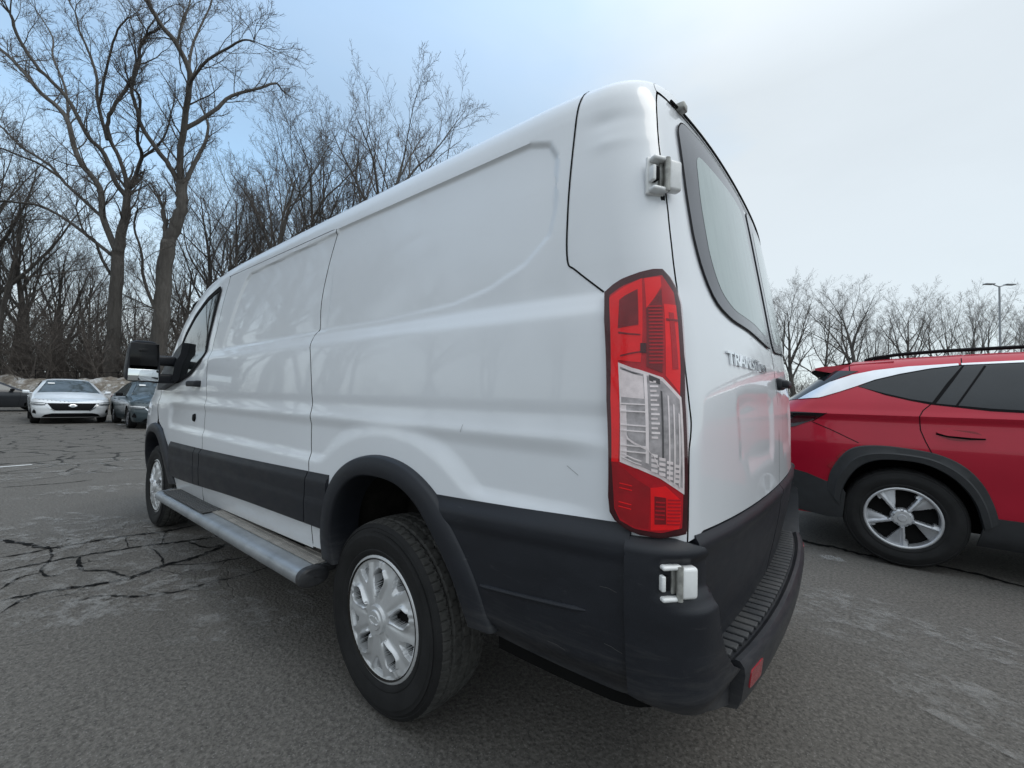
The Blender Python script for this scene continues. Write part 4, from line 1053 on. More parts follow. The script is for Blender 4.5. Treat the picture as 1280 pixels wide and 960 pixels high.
# ------------------------------------------------------------------ other vehicles
class Shell:
    """x from one end of the car (0) along it, y half width; same corner construction as the van"""
    def __init__(s,W,ztop,xr,rf,length,taper=lambda x,z:0,det=lambda x,z:0,inset_=None):
        s.W=W; s.zt=ztop; s.xr=xr; s.rf=rf; s.L=length; s.taper=taper; s.det=det; s.c={}; s.ins=inset_ or inset
    def ys(s,x,z): return s.W(z)-s.ins(s.zt(x)-z)-s.taper(x,z)+s.det(x,z)
    def K(s,z):
        k=round(z,4)
        if k not in s.c:
            x=.15
            for _ in range(12): y=s.ys(x+s.rf(z)*.5,z); x=s.xr(y,z)
            s.c[k]=(x,y,s.rf(z))
        return s.c[k]
    def base(s,S,z):
        Kx,Ky,r=s.K(z); L=r*1.4
        if S>=0: x=Kx+r+S; return x,s.ys(x,z)
        if S>-L:
            t=-S/L; yb=Ky-r; A=(Kx+r,s.ys(Kx+r,z)); B=(s.xr(yb,z),yb)
            a=(1-t)**2; b=2*t*(1-t); c=t*t
            return a*A[0]+b*Kx+c*B[0],a*A[1]+b*Ky+c*B[1]
        y=Ky-r+(S+L); return s.xr(y,z),y
    def P(s,S,z,off=0):
        x,y=s.base(S,z)
        if off:
            e=.004; x1,y1=s.base(S-e,z); x2,y2=s.base(S+e,z); tx,ty=x2-x1,y2-y1; l=math.hypot(tx,ty) or 1
            x-=ty/l*off; y+=tx/l*off
        return (x,y,z)
    def SX(s,x,z): Kx,Ky,r=s.K(z); return x-Kx-r
    def SY(s,y,z): Kx,Ky,r=s.K(z); return y-Ky+r-r*1.4
    def side(s,x,z,off=0): return s.P(s.SX(x,z),z,off)
    def end(s,y,z,off=0): return s.P(s.SY(y,z),z,off)
    def m(s,f): return lambda u,v,off=0:(lambda q:(q[0],-q[1],q[2]))(f(u,v,off))
    def top(s,xs,xend_z,crown=.03,nj=11,xc0=.8):
        """rows of the upper skin from far end to x=0"""
        bnd=[]
        for x in xs: bnd.append((s.side(x,s.zt(x)),x))
        S0=s.SX(xs[-1],s.zt(xs[-1])); z0=s.zt(xs[-1]); S1=s.SY(0,xend_z)
        for i in range(1,17): 
            t=i/16; bnd.append((s.P(S0+(S1-S0)*t,lerp(z0,xend_z,t)),None))
        nn=len([b for b in bnd if b[1] is None or b[1]<xc0]); cnt=0; xe=s.P(S1,xend_z)[0]; rows=[]
        for p3,x in bnd:
            if x is None or x<xc0: cnt+=1; xc=lerp(xc0,xe,cnt/nn)
            else: xc=x
            row=[]
            for j in range(nj+1):
                w=1-j/nj; row.append((lerp(xc,p3[0],w**2),p3[1]*w,p3[2]+crown*(1-w**2.4)*min(1,p3[1]/.5)))
            rows.append(row)
        return rows,[b[1] for b in bnd]
def car_paint(name,col,metal=.3,fl=.1):
    m=simple(name,col,.35,metal,.6,fl,2.5,coat_rough=.03,spec=.3)
    return m
def alloy(R,n,col,kind):
    mb=MB(); nr,nt=40,240; rows=[]; hol={}
    sil=mb.mi(col); dk=mb.mi(M['dark_hole']); am=mb.mi(M['alloy_arm']); arms={}
    N=5
    for i in range(nr+1):
        r=.0005+R*i/nr; row=[]
        for k in range(nt):
            a=2*PI*k/nt; ph=((a-PI/2+PI/N)%(2*PI/N))-PI/N; s=r*math.sin(ph); l=r*math.cos(ph)
            h=-.030+.020*(1-(r/R)**2); hole=1
            w=.013+.004*sm(r,.1,.2)
            if abs(s)<w: hole=0; h+=.010*(1-(abs(s)/w)**2)
            arm=.013+max(0,(l-.075))*.78; ar=0
            if s>0 and s<arm and l>.08: hole=0; h-=.010+.010*sm(s,w,arm); ar=1 if s>w else 0
            if -.030<s<0 and l>.165: hole=0; h-=.006
            if r<.066: hole=0; ar=0; h=-.006-.010*sm(r,.05,.066)
            if r<.028: h=.002
            if r>.045 and r<.070:
                q=((a-PI/2)%(2*PI/5))-PI/5; dd=math.hypot(r*math.sin(q),r*math.cos(q)-.057)
                if dd<.010: h-=.016
            if r>.203: ar=0
            if r>.203: hole=0; h=-.012+.008*math.sin(PI*min(1,(r-.203)/.024))
            hol[i,k]=hole; arms[i,k]=ar; row.append((r*math.cos(a),h-.055*hole,r*math.sin(a)))
        rows.append(row)
    mb.v=[p for r in rows for p in r]
    for i in range(nr):
        for k in range(nt):
            k2=(k+1)%nt; mb.f.append((i*nt+k,i*nt+k2,(i+1)*nt+k2,(i+1)*nt+k))
            d=(hol[i,k]+hol[i,k2]+hol[i+1,k]+hol[i+1,k2])/4; mb.m.append(dk if d>.6 else (am if arms[i,k]+arms[i+1,k2]>1 else sil))
    return mb
def car_wheel(root,x,y,zr,R,rim,side,key,width=.225):
    if key not in _wd:
        a=MB(); a.grid(tyre_rows(R,rim-.004,width,tread=(key=='suv'),n=160 if key=='suv' else 48),close=True)
        a=a.build('tyre',None,M['rubber'],auto=40)
        b=alloy(rim,5,M['alloy'] if key=='suv' else M['alloy_dark'],key).build('rim',None,auto=30)
        _wd[key]=(a.data,b.data); bpy.data.objects.remove(a); bpy.data.objects.remove(b)
    a,b=_wd[key]
    w=bpy.data.objects.new('wheel',a); COL.objects.link(w); w.parent=root; w.location=(x,y,zr); w.rotation_euler=(0,.2 if side>0 else -.1,0 if side>0 else PI)
    o=bpy.data.objects.new('rim',b); COL.objects.link(o); o.parent=w; o.location=(0,-.006,0); o.rotation_euler=(0,.75,0)
    return w
def build_suv():
    root=empty('parked_suv',(-1.78,-3.29,0),PI,'dark red metallic suv with silver rear pillar trim, grey wheel arches and alloy wheels','suv')
    W=hermite([(.22,.84),(.30,.89),(.44,.912),(.62,.924),(.80,.936),(.88,.938),(.98,.927),(1.075,.916),(1.10,.924),(1.122,.929),(1.14,.920),(1.22,.890),(1.30,.855),(1.50,.748),(1.56,.705),(1.62,.68)])
    zt=hermite([(0,1.44),(.35,1.50),(.6,1.545),(1.0,1.58),(1.7,1.60),(2.3,1.59),(2.65,1.55),(3.0,1.36),(3.45,1.10),(3.7,1.04),(4.2,.97),(4.5,.86),(4.62,.75)])
    x0=hermite([(.22,.12),(.34,.03),(.60,-.01),(.95,.0),(1.12,.02),(1.17,.09),(1.24,.18),(1.47,.46),(1.56,.56)])
    xr=lambda y,z:x0(z)+.085*(abs(y)/.9)**2.4+.06*(abs(y)/.9)**6
    sh=Shell(W,zt,xr,lambda z:.14,4.6,taper=lambda x,z:(.045*max(0,(.6-x)/.6)**2+.05*max(0,(x-3.7)/.9)**2+.02*sm(x,2.4,3.2)*sm(z,1.1,1.5)))
    red=M['red_paint']; bp=M['suv_plastic']
    A=lambda pts,dx=0:[(x+dx,z) for x,z in pts]
    OUT=catmull([(.50,.52),(.525,.66),(.60,.80),(.68,.868),(.80,.890),(.95,.886),(1.13,.858),(1.26,.79),(1.35,.68),(1.405,.54),(1.43,.42)],4)
    INN=catmull([(.585,.40),(.600,.52),(.650,.64),(.715,.725),(.81,.777),(.93,.790),(1.06,.778),(1.17,.725),(1.26,.64),(1.325,.52),(1.36,.36)],4)
    cutp=[(lerp(a[0],b[0],.5),lerp(a[1],b[1],.5)) for a,b in zip(OUT,INN)]
    DX=2.755-.0
    T=lambda p:(p[0]-2.3,p[1],p[2])
    def loc(f): return lambda u,v,off=0:T(f(u,v,off))
    for_sides=[(loc(sh.m(sh.side)),True,-1),(loc(sh.side),False,1)]
    def SP(pts,step=.06): return densify(pts,step)
    mb=MB()
    fcut=[(3.71+ (.95-p[0]),p[1]) for p in cutp][::-1]
    for (f,fl,sg) in for_sides:
        F=loc(sh.m(sh.P)) if sg<0 else loc(sh.P)
        pts=[]
        # rear half ring: from the end centre line over corner to the front end
        lo=[(sh.SY(0,.30),.30),(sh.SY(.4,.30),.30),(sh.SY(.7,.30),.30),(sh.SX(.40,.30),.30),(sh.SX(.56,.36),.36)]
        arch=[(sh.SX(x,z),z) for x,z in cutp if z>.36]
        mid=[(sh.SX(x,.30),.30) for x in (1.42,1.8,2.4,3.0,3.2)]
        arch2=[(sh.SX(x,z),z) for x,z in fcut if z>.36]
        fr=[(sh.SX(4.2,.30),.30),(sh.SX(4.5,.30),.30),(sh.SX(4.6,.35),.35),(sh.SX(4.6,.76),.76)]
        tp=[(sh.SX(x,sh.zt(x)),sh.zt(x)) for x in [4.6-.08*i for i in range(50)] if x>.66]
        tp+=[(sh.SX(.62,1.5),1.5),(sh.SY(.55,1.5),1.5),(sh.SY(.2,1.5),1.5),(sh.SY(0,1.5),1.5)]
        poly=lo+arch+mid+arch2+fr+tp
        drape(mb,poly,F,.03,.014,0,wall=-.03,mat=red,flip=fl)
    rows,xs=sh.top([4.6-.1*i for i in range(41)],1.52,.025,11,1.2)
    ig0=next(i for i,x in enumerate(xs) if x is not None and x<=3.42); ig1=next(i for i,x in enumerate(xs) if x is not None and x<=2.68)
    rows=[[T(q) for q in r] for r in rows]; mr=lambda R:[[(a,-b,c) for a,b,c in r] for r in R]
    for seg in (rows[:ig0+1],rows[ig1:]): mb.grid(seg,red); mb.grid(mr(seg),red,flip=True)
    nose=[]
    for i in range(11):
        z=.30+(.76-.30)*i/10; yw=sh.ys(4.6,z); nose.append([(4.6-2.3+.10*math.sin(PI*(i+.5)/11)*(1-abs(t/8)**3),yw*t/8,z) for t in range(-8,9)])
    mb.grid(nose,red)
    body=mb.build('body',root,merge=.0004,auto=32)
    mb=MB(); seg=[[(a,b,c-.004) for a,b,c in r] for r in rows[ig0:ig1+1]]; mb.grid(seg); mb.grid(mr(seg),flip=True); mb.build('windscreen',root,M['suv_glass'])
    # inner dark + floor
    mb=MB(); mb.box((0,0,.42),(4.2,1.2,.30)); mb.box((0.05,0,.60),(1.9,1.70,.5)); mb.box((-1.95,0,.65),(.25,1.55,.5)); mb.build('underbody',root,M['shell'])
    for (f,fl,sg) in for_sides:
        def part(name,poly,off,mat,wall=-.006,du=.03,dv=.02,par=root,auto=35):
            mb=MB(); drape(mb,poly,f,du,dv,off,wall=wall,flip=fl); return mb.build(name,par,mat,auto=auto)
        # flares + liner
        for o_,i_ in ((OUT,INN),([(3.71+.95-p[0],p[1]) for p in OUT][::-1],[(3.71+.95-p[0],p[1]) for p in INN][::-1])):
            mb=MB(); rws=[]
            for a,b in zip(o_,i_):
                row=[]
                for w,of in ((0,-.004),(0,.010),(.05,.016),(.45,.020),(.55,.026),(.95,.022),(1,.012),(1.02,-.04)): row.append(f(lerp(a[0],b[0],w),lerp(a[1],b[1],w),of))
                rws.append(row)
            mb.grid(rws,flip=not fl); mb.build('wheel_arch',root,bp,auto=25)
            mb=MB(); rws=[]
            for a,b in zip(o_,i_):
                x=lerp(a[0],b[0],.8)-2.3; z=lerp(a[1],b[1],.8); rws.append([(x,sg*y,z) for y in (.90,.75,.62)])
            mb.grid(rws); k=len(mb.v); mb.v.append((sum(q[0][0] for q in rws)/len(rws),sg*.62,.45)); mb.v.extend([q[-1] for q in rws])
            for i in range(len(rws)-1): mb.f.append((k,k+1+i,k+2+i)); mb.m.append(0)
            mb.build('wheel_well',root,M['shell'])
        # lower bumper cladding, sill cladding
        part('rear_bumper',[(.02,.68),(.10,.675),(.235,.655),(.37,.625),(.50,.575),(.56,.60),(.62,.50),(.60,.30),(.50,.29),(.27,.32),(.10,.29),(.02,.29)],.012,bp,par=root)
        part('sill_trim',[(1.37,.45),(1.33,.24),(3.28,.24),(3.28,.45)],.014,bp)
        part('reflector',[(.645,.825),(.585,.757),(.56,.775),(.61,.84)],.006,M['red_reflector'])
        part('reflector',[(.58,.750),(.545,.675),(.50,.70),(.53,.735)],.006,M['red_reflector'])
        # windows
        part('window_surround',[(.70,1.345),(.80,1.400),(.95,1.446),(1.12,1.486),(1.27,1.508),(1.7,1.523),(2.05,1.526),(2.5,1.51),(2.78,1.43),(3.08,1.15),(2.95,1.115),(2.05,1.145),(1.4,1.172),(1.105,1.210),(1.00,1.235),(.86,1.276)],.0025,M['gap'],-.004)
        WR=[(.70,1.343),(.80,1.390),(.95,1.435),(1.12,1.475),(1.27,1.497),(1.285,1.497),(1.20,1.37),(1.115,1.225),(1.00,1.247),(.86,1.288)]
        part('window',WR,.004,M['suv_glass'],-.004)
        WD=[(1.30,1.500),(1.225,1.37),(1.135,1.218),(1.4,1.190),(1.9,1.165),(2.05,1.160),(2.04,1.515),(1.7,1.513)]
        wd=part('window',WD,.004,M['suv_glass'],-.004)
        part('window',[(2.10,1.515),(2.10,1.158),(2.95,1.13),(3.05,1.15),(2.75,1.42),(2.55,1.497)],.004,M['suv_glass'],-.004)
        # thin divider inside the rear door glass
        mb=MB(); ribbon(mb,[(1.235,1.20),(1.40,1.495)],f,.012,.0065,.03,flip=fl); mb.build('divider',wd,M['gap'])
        # satin silver pillar and window line
        CH=[(.325,1.235),(.40,1.290),(.53,1.378),(.66,1.440),(.80,1.475),(1.0,1.502),(1.27,1.518),(1.27,1.503),(1.12,1.483),(.95,1.444),(.80,1.398),(.69,1.347),(.58,1.300),(.45,1.250)]
        part('pillar_trim',CH,.008,M['satin'],-.006)
        part('window_trim',[(1.285,1.519),(1.285,1.505),(1.7,1.519),(2.05,1.522),(2.5,1.506),(2.5,1.520),(2.05,1.537),(1.7,1.535)],.007,M['satin'],-.005)
        for poly in ([(1.292,1.56),(1.285,1.505),(1.21,1.37),(1.125,1.23),(1.065,1.165),(1.045,1.12),(1.05,1.02),(1.075,.94),(1.13,.80),(1.17,.78)],[(2.08,1.54),(2.08,1.16),(2.10,.9),(2.08,.5)],[(.50,1.125),(.40,1.05),(.54,.985),(.70,.90)],[(.66,1.53),(.655,1.47)]):
            mb=MB(); ribbon(mb,poly,f,.006,.0022,.02,flip=fl); mb.build('panel_seam',root,M['gap'])
        mb=MB(); F=loc(sh.m(sh.P)) if sg<0 else loc(sh.P)
        drape(mb,[(sh.SX(.60,1.42),1.42),(sh.SX(.52,1.372),1.372),(sh.SX(.40,1.288),1.288),(sh.SX(.32,1.235),1.235),(sh.SY(.72,1.225),1.225),(sh.SY(.5,1.225),1.225),(sh.SY(.5,1.485),1.485),(sh.SY(.66,1.485),1.485),(sh.SX(.70,1.47),1.47)],F,.03,.02,.005,wall=-.004,flip=fl); mb.build('side_glass',root,M['suv_glass'])
        # door handle; a flat darker red patch paints the shade of its scoop
        mb=MB(); drape(mb,rounded([(1.12,1.005),(1.20,1.035),(1.33,1.03),(1.375,.985),(1.26,.955),(1.18,.965)],.03,3),f,.02,.01,.0015,flip=fl); h=mb.build('handle_recess_shade',root,M['red_shaded'])
        mb=MB(); drape(mb,rounded([(1.125,1.012),(1.20,1.035),(1.36,1.005),(1.375,.985),(1.30,.985),(1.18,.992)],.012,3),f,.02,.01,.026,wall=.0,flip=fl); mb.build('handle',root,red,auto=50)
        mb=MB(); ribbon(mb,[(1.13,1.000),(1.19,.984),(1.30,.976),(1.37,.980)],f,.012,.0035,.02,flip=fl); mb.build('handle_shadow_strip',root,M['gap'])  # black strip laid on the door, paints the shadow below the handle
        # tail light wrapping the corner
        mb=MB(); F=loc(sh.m(sh.P)) if sg<0 else loc(sh.P)
        TL=[(sh.SX(.50,1.122),1.122),(sh.SX(.40,1.058),1.058),(sh.SX(.30,1.01),1.01),(sh.SX(.24,.985),.985),(sh.SY(.75,.97),.97),(sh.SY(.60,.98),.98),(sh.SY(.60,1.06),1.06),(sh.SY(.75,1.115),1.115),(sh.SX(.30,1.128),1.128)]
        drape(mb,TL,F,.02,.01,.006,wall=-.01,mat=M['smoked'],flip=fl); t=mb.build('tail_light',root)
        mb=MB()
        for k in range(4):
            u=.30+.035*k; drape(mb,[(sh.SX(u,1.1),1.095),(sh.SX(u+.05,1.1),1.098),(sh.SX(u-.02,1.0),1.035+.008*k),(sh.SX(u-.06,1.0),1.02+.008*k)],F,.02,.01,.009,mat=M['red_edge'],flip=fl)
        mb.build('lamp_segment',t)
        for x in (.95,3.71): car_wheel(root,x-2.3,sg*.915,.362,.362,.228,sg,'suv',.235)
        # roof rail
        mb=MB(); 
        pts=[(x-2.3,sg*(sh.ys(x,sh.zt(x))-.035),sh.zt(x)+h) for x,h in [(.74,.008),(.80,.022),(.95,.034),(1.2,.040),(1.7,.040),(2.2,.040),(2.5,.034),(2.62,.010)]]
        rws=[]
        for q in pts: rws.append([(q[0],q[1]+.016*math.cos(a),q[2]+.014*math.sin(a)) for a in [2*PI*k/10 for k in range(10)]])
        mb.grid(rws,close=True); 
        for x in (.85,1.7,2.5): mb.box((x-2.3,sg*(sh.ys(x,sh.zt(x))-.035),sh.zt(x)+.012),(.10,.024,.04))
        mb.build('roof_rail',root,M['gap'])
        mb=MB(); mb.box((.62+.05,sg*1.02,1.10),(.13,.20,.13),bev=.04); mb.box((.72,sg*.92,1.06),(.06,.1,.04),bev=.01); mb.build('door_mirror',root,red)
    # rear glass + spoiler + brake caliper
    mb=MB(); 
    poly=[(y,z) for y,z in ((.74,1.215),(.60,1.47),(-.60,1.47),(-.74,1.215))]
    fe=loc(lambda u,v,off=0:sh.end(abs(u),v,off) if u>=0 else (lambda q:(q[0],-q[1],q[2]))(sh.end(abs(u),v,off)))
    drape(mb,poly,fe,.04,.02,.005,wall=-.002); mb.build('rear_window',root,M['suv_glass'])
    mb=MB(); rws=[]
    for i in range(21):
        t=-1+i/10; y=.70*t
        xe=.345+.065*abs(t)**2.2; zz=1.540-.012*abs(t)**2
        rws.append([(q[0]-2.3,y,q[1]) for q in ((.92,zz+.022),(.72,zz+.008),(xe+.05,zz-.012),(xe,zz-.024),(xe,zz-.040),(xe+.06,zz-.055),(xe+.16,zz-.075),(.80,zz-.09))])
    mb.grid(rws,flip=True)
    for r in (rws[0],rws[-1]): o=len(mb.v); mb.v.extend(r); mb.f.append(tuple(range(o,o+len(r)))); mb.m.append(0)
    sp=mb.build('spoiler',root,red,auto=30)
    mb=MB(); rws2=[[ (q[0]+.004,q[1],q[2]-.003) for q in r[4:8]] for r in rws]; mb.grid(rws2,flip=True); mb.build('underside',sp,M['gap'])
    return root
def build_sedan(name,label,col,loc,rz,style=0,group=None):
    root=empty(name,loc,rz,label,'car',group)
    W=hermite([(.16,.78),(.24,.84),(.40,.880),(.60,.900),(.74,.903),(.86,.885),(.93,.862),(.98,.835),(1.40,.60),(1.5,.56)])
    zt=hermite([(0,.655),(.2,.735),(.55,.83),(1.1,.93),(1.32,.975),(1.45,1.03),(2.1,1.36),(2.35,1.42),(2.75,1.445),(3.2,1.41),(3.6,1.28),(4.05,1.10),(4.5,1.06),(4.64,.98)])
    x0=hermite([(.16,.16),(.24,.05),(.36,.0),(.5,.0),(.60,.025),(.68,.08),(.76,.16)])
    xr=lambda y,z:x0(z)+.16*(abs(y)/.88)**2.2+.10*(abs(y)/.88)**6
    sh=Shell(W,zt,xr,lambda z:.16,4.64,taper=lambda x,z:.03*max(0,(.8-x)/.8)**2+.04*max(0,(x-3.8)/.85)**2)
    T=lambda p:(2.3-p[0],p[1],p[2])      # front towards +x
    pm=car_paint(name+'_paint',col,.25)
    mb=MB()
    Ss=[]
    NS=24
    rows=[]
    for i in range(23):
        t=i/22
        row=[]
        # front centre to corner to rear end
        z0=sh.zt(.36)
        for k in range(24):
            tk=1-k/24; ztk=lerp(z0,.70,tk)
            z=lerp(.20,ztk,t)
            Sa,Sb=(sh.SX(.36,z0),sh.SY(0,.70)) if i==22 else (sh.SX(.36,z),sh.SY(0,z))
            row.append(sh.P(Sa+(Sb-Sa)*tk,z))
        row.append(sh.side(.36,lerp(.20,z0,t)))
        for k in range(1,60):
            x=.36+4.26*k/59; z=lerp(.20,sh.zt(x),t); row.append(sh.side(x,z))
        rows.append(row)
    n=len(rows[0])
    for sg in (1,-1):
        o=len(mb.v)
        for r in rows: mb.v.extend([(2.3-a,b*sg,c) for a,b,c in r])
        for i in range(22):
            for j in range(n-1):
                x,y,z=rows[i][j]; x2,y2,z2=rows[i+1][j+1]; xm,zm=(x+x2)/2,(z+z2)/2
                if y>.6 and min(math.hypot(xm-.92,zm-.33),math.hypot(xm-3.62,zm-.33))<.35 : continue
                a=o+i*n+j; mb.f.append((a,a+1,a+n+1,a+n)); mb.m.append(0)
    xs_=[4.62-.1*i for i in range(43)]+[.36]
    rows_,xs=sh.top([x for x in xs_ if x>=.36],.70,.035,9,1.0)
    ig=lambda v:next(i for i,x in enumerate(xs) if x is not None and x<=v)
    rws=[[T(q) for q in r] for r in rows_]; mr=lambda R:[[(a,-b,c) for a,b,c in r] for r in R]
    g=[ig(4.0),ig(3.25),ig(2.25),ig(1.36)]
    for seg in (rws[:g[0]+1],rws[g[1]:g[2]+1],rws[g[3]:]): mb.grid(seg); mb.grid(mr(seg),flip=True)
    tail=[]
    for i in range(9):
        z=.20+(.98-.20)*i/8; yw=sh.ys(4.62,z); tail.append([(2.3-4.62-.08*math.sin(PI*(i+.5)/9)*(1-abs(t/6)**3),yw*t/6,z) for t in range(-6,7)])
    mb.grid(tail)
    mb.build('body',root,pm,merge=.0006,auto=40)
    gl=M['car_glass']
    for nm,a,b in (('rear_window',g[0],g[1]),('windscreen',g[2],g[3])):
        mb=MB(); seg=[[(q[0],q[1]*.985,q[2]-.004) for q in r] for r in rws[a:b+1]]; mb.grid(seg); mb.grid(mr(seg),flip=True); w=mb.build(nm,root,gl)
        if nm=='windscreen':
            mb=MB(); c=seg[3][3]; mb.box((c[0]+.03,-.42,c[2]+.005),(.08,.16,.002),None,Matrix.Rotation(.5,3,'Y')); mb.build('sticker',w,M['white_plain'])
    fE=lambda u,v,off=0:T((lambda q:(q[0],q[1]*(1 if u>=0 else -1),q[2]))(sh.end(abs(u),v,off)))
    def fp(nm,poly,off,mat,par=root,du=.04,dv=.03,wall=-.01):
        mb=MB(); drape(mb,poly,fE,du,dv,off,wall=wall); return mb.build(nm,par,mat,auto=40)
    gr=fp('grille',[(-.56,.665),(.56,.665),(.43,.455),(.36,.43),(-.36,.43),(-.43,.455)],.008,M['gap'])
    mb=MB(); ring=[(0.075*math.cos(a),.585+.038*math.sin(a)) for a in [2*PI*k/20 for k in range(21)]]
    if style==0: ribbon(mb,ring,fE,.012,.03,.03); ribbon(mb,[(-.095,.585),(.095,.585)],fE,.022,.032,.03)
    else: ribbon(mb,ring,fE,.014,.03,.03)
    mb.build('emblem',gr,M['chrome'])
    for s in (1,-1): mb=MB(); ribbon(mb,[(s*.68,.655),(s*.58,.60),(s*.49,.50),(s*.38,.42)],fE,.026,.012,.04); mb.build('grille_trim',gr,M['chrome'])
    fp('lower_grille',[(-.60,.30),(-.45,.345),(.45,.345),(.60,.30),(.66,.22),(-.66,.22)],.010,M['gap'])
    for s in (1,-1):
        F=lambda S,z,off=0:(lambda q:T((q[0],q[1]*s,q[2])))(sh.P(S,z,off))
        z1=.70
        poly=[(sh.SY(.56,.665),.665),(sh.SY(.60,.61),.61),(sh.SY(.68,.60),.60),(-.05,.615),(.06,.645),(.12,.69),(.02,.705),(-.12,.70),(sh.SY(.66,.690),.690)]
        mb=MB(); drape(mb,poly,F,.04,.02,.020,wall=-.02); h=mb.build('headlight',root,M['headlight'],auto=50)
        mb=MB(); drape(mb,[(sh.SY(.60,.655),.655),(sh.SY(.60,.640),.640),(-.08,.662),(-.08,.674)],F,.04,.02,.024); mb.build('lamp_lens',h,M['lamp_chrome'])
        mb=MB(); drape(mb,[(-.14,.48),(-.06,.36),(-.16,.33),(-.17,.40)],F,.03,.03,.008); mb.build('air_vent',root,M['gap'])
        fS=lambda x,z,off=0:(lambda q:T((q[0],q[1]*s,q[2])))(sh.side(x,z,off))
        mb=MB(); drape(mb,[(1.62,.985),(1.75,1.10),(2.2,1.325),(2.45,1.365),(2.62,1.37),(2.60,.985)],fS,.08,.05,.004); mb.build('window',root,gl)
        mb=MB(); drape(mb,[(2.68,.985),(2.70,1.37),(3.05,1.35),(3.35,1.27),(3.62,1.10),(3.60,.99)],fS,.08,.05,.004); mb.build('window',root,gl)
        for x in (1.45,2.64,3.55): mb=MB(); ribbon(mb,[(x,.92),(x-.02,.7),(x+.03,.32)],fS,.008,.002,.05); mb.build('door_seam',root,M['gap'])
        mb=MB(); mb.box((2.3-1.70,s*.985,1.0),(.13,.17,.11),bev=.035); mb.box((2.3-1.68,s*.88,.965),(.05,.10,.03),bev=.01); mb.build('door_mirror',root,pm if style!=2 else M['gap'])
        mb=MB(); mb.box((2.3-2.5,s*.905,.84),(.20,.02,.03),bev=.008); mb.box((2.3-3.4,s*.905,.85),(.20,.02,.03),bev=.008); mb.build('handle',root,pm)
        for x in (.92,3.62):
            car_wheel(root,2.3-x,s*.875,.33,.33,.22,s,'sedan',.21)
            mb=MB(); rr=[[(2.3-x+.352*math.cos(a),s*y,.33+.352*math.sin(a)) for y in (.89,.6)] for a in [-.2+(PI+.4)*k/16 for k in range(17)]]; mb.grid(rr)
            k=len(mb.v); mb.v.append((2.3-x,s*.6,.33)); mb.v.extend([r[1] for r in rr])
            for i in range(16): mb.f.append((k,k+1+i,k+2+i)); mb.m.append(0)
            mb.build('wheel_well',root,M['shell'])
        tlp=[(sh.SX(4.1,.9),.97),(sh.SX(4.6,.9),.96),(sh.SX(4.6,.9),.84),(sh.SX(4.3,.9),.88)]
        mb=MB(); drape(mb,tlp,F,.04,.03,.006,wall=-.01); mb.box((2.3-4.70,s*.62,.90),(.03,.36,.09)); mb.build('tail_light',root,M['red_reflector'])
    mb=MB(); mb.box((0,0,.26),(4.2,1.3,.12)); mb.box((0,0,.26),(1.7,1.6,.12)); mb.box((-.2,0,.62),(2.2,1.5,.3)); mb.build('underbody',root,M['shell'])
    return root
# ------------------------------------------------------------------ trees
def polytube(mb,pts,rads,n,mat=None):
    mb.tube(pts,rads,n,mat,caps=False)
def grow(mbs,p,d,L,r,lev,rng,spec):
    """branch with children; mbs=(thick mesh, twig mesh)"""
    n=spec['seg'][lev]; pts=[p.copy()]; dirs=[d.copy()]; cur=p.copy(); dd=d.normalized(); rads=[r]
    taper=spec['taper'][lev]
    bend=Vector((rng.gauss(0,1),rng.gauss(0,1),rng.gauss(0,.6)))*spec['bend'][lev]
    for i in range(n):
        w=Vector((rng.gauss(0,1),rng.gauss(0,1),rng.gauss(0,1)))*spec['wob'][lev]
        dd=(dd+bend/n+w+Vector((0,0,spec['up'][lev]))/n).normalized()
        cur=cur+dd*(L/n); pts.append(cur.copy()); dirs.append(dd.copy()); rads.append(r*(1-(1-taper)*(i+1)/n))
    sides=(10,6,5,3,3,3)[lev] if r>.02 else 3
    polytube(mbs[0] if lev<=spec['tl'] else mbs[1],pts,rads,sides)
    if lev>=spec['max']: return
    k=spec['kids'][lev]; k=max(1,int(k*rng.uniform(.8,1.2)+.5))
    st=spec['start'][lev]; phase=rng.uniform(0,2*PI)
    for j in range(k):
        t=st+(1-st)*((j+rng.uniform(.1,.9))/k); t=min(t,.985)
        x=t*n; i=min(int(x),n-1); q=pts[i].lerp(pts[i+1],x-i); D=dirs[min(i+1,n)]
        a=phase+j*2.399+rng.uniform(-.4,.4); an=spec['ang'][lev]*rng.uniform(.7,1.25)
        u=D.orthogonal().normalized(); v=D.cross(u); side=(u*math.cos(a)+v*math.sin(a))
        nd=(D*math.cos(an)+side*math.sin(an)).normalized()
        nd=(nd+Vector((0,0,spec['lift'][lev]))).normalized()
        l2=L*spec['ratio'][lev]*rng.uniform(.7,1.15)*(1-.45*(t-st)/(1-st+.001)); r2=max(rads[min(i,n)]*spec['rr'][lev]*rng.uniform(.75,1.05),spec['rmin'])
        grow(mbs,q,nd,l2,r2,lev+1,rng,spec)
SPEC_A=dict(seg=[9,7,6,4,3],taper=[.08,.18,.3,.4,.5],bend=[.10,.35,.35,.4,.4],wob=[.05,.08,.10,.13,.16],up=[.3,.45,.35,.25,.15],tl=1,max=4,kids=[10,8,7,6],start=[.30,.25,.2,.15],ang=[.62,.62,.65,.7],lift=[.15,.15,.1,.05],ratio=[.66,.54,.48,.46],rr=[.58,.52,.45,.5],rmin=.0052)
SPEC_B=dict(SPEC_A,kids=[12,8,7,7],start=[.22,.22,.2,.15],ang=[.42,.5,.6,.7],up=[.4,.6,.5,.3,.2],ratio=[.62,.48,.46,.45])
SPEC_C=dict(SPEC_A,kids=[13,8,7,6],start=[.30,.2,.2,.15],ang=[.85,.7,.65,.7],ratio=[.52,.52,.5,.48],up=[.35,.3,.3,.2,.1])
_tp={}
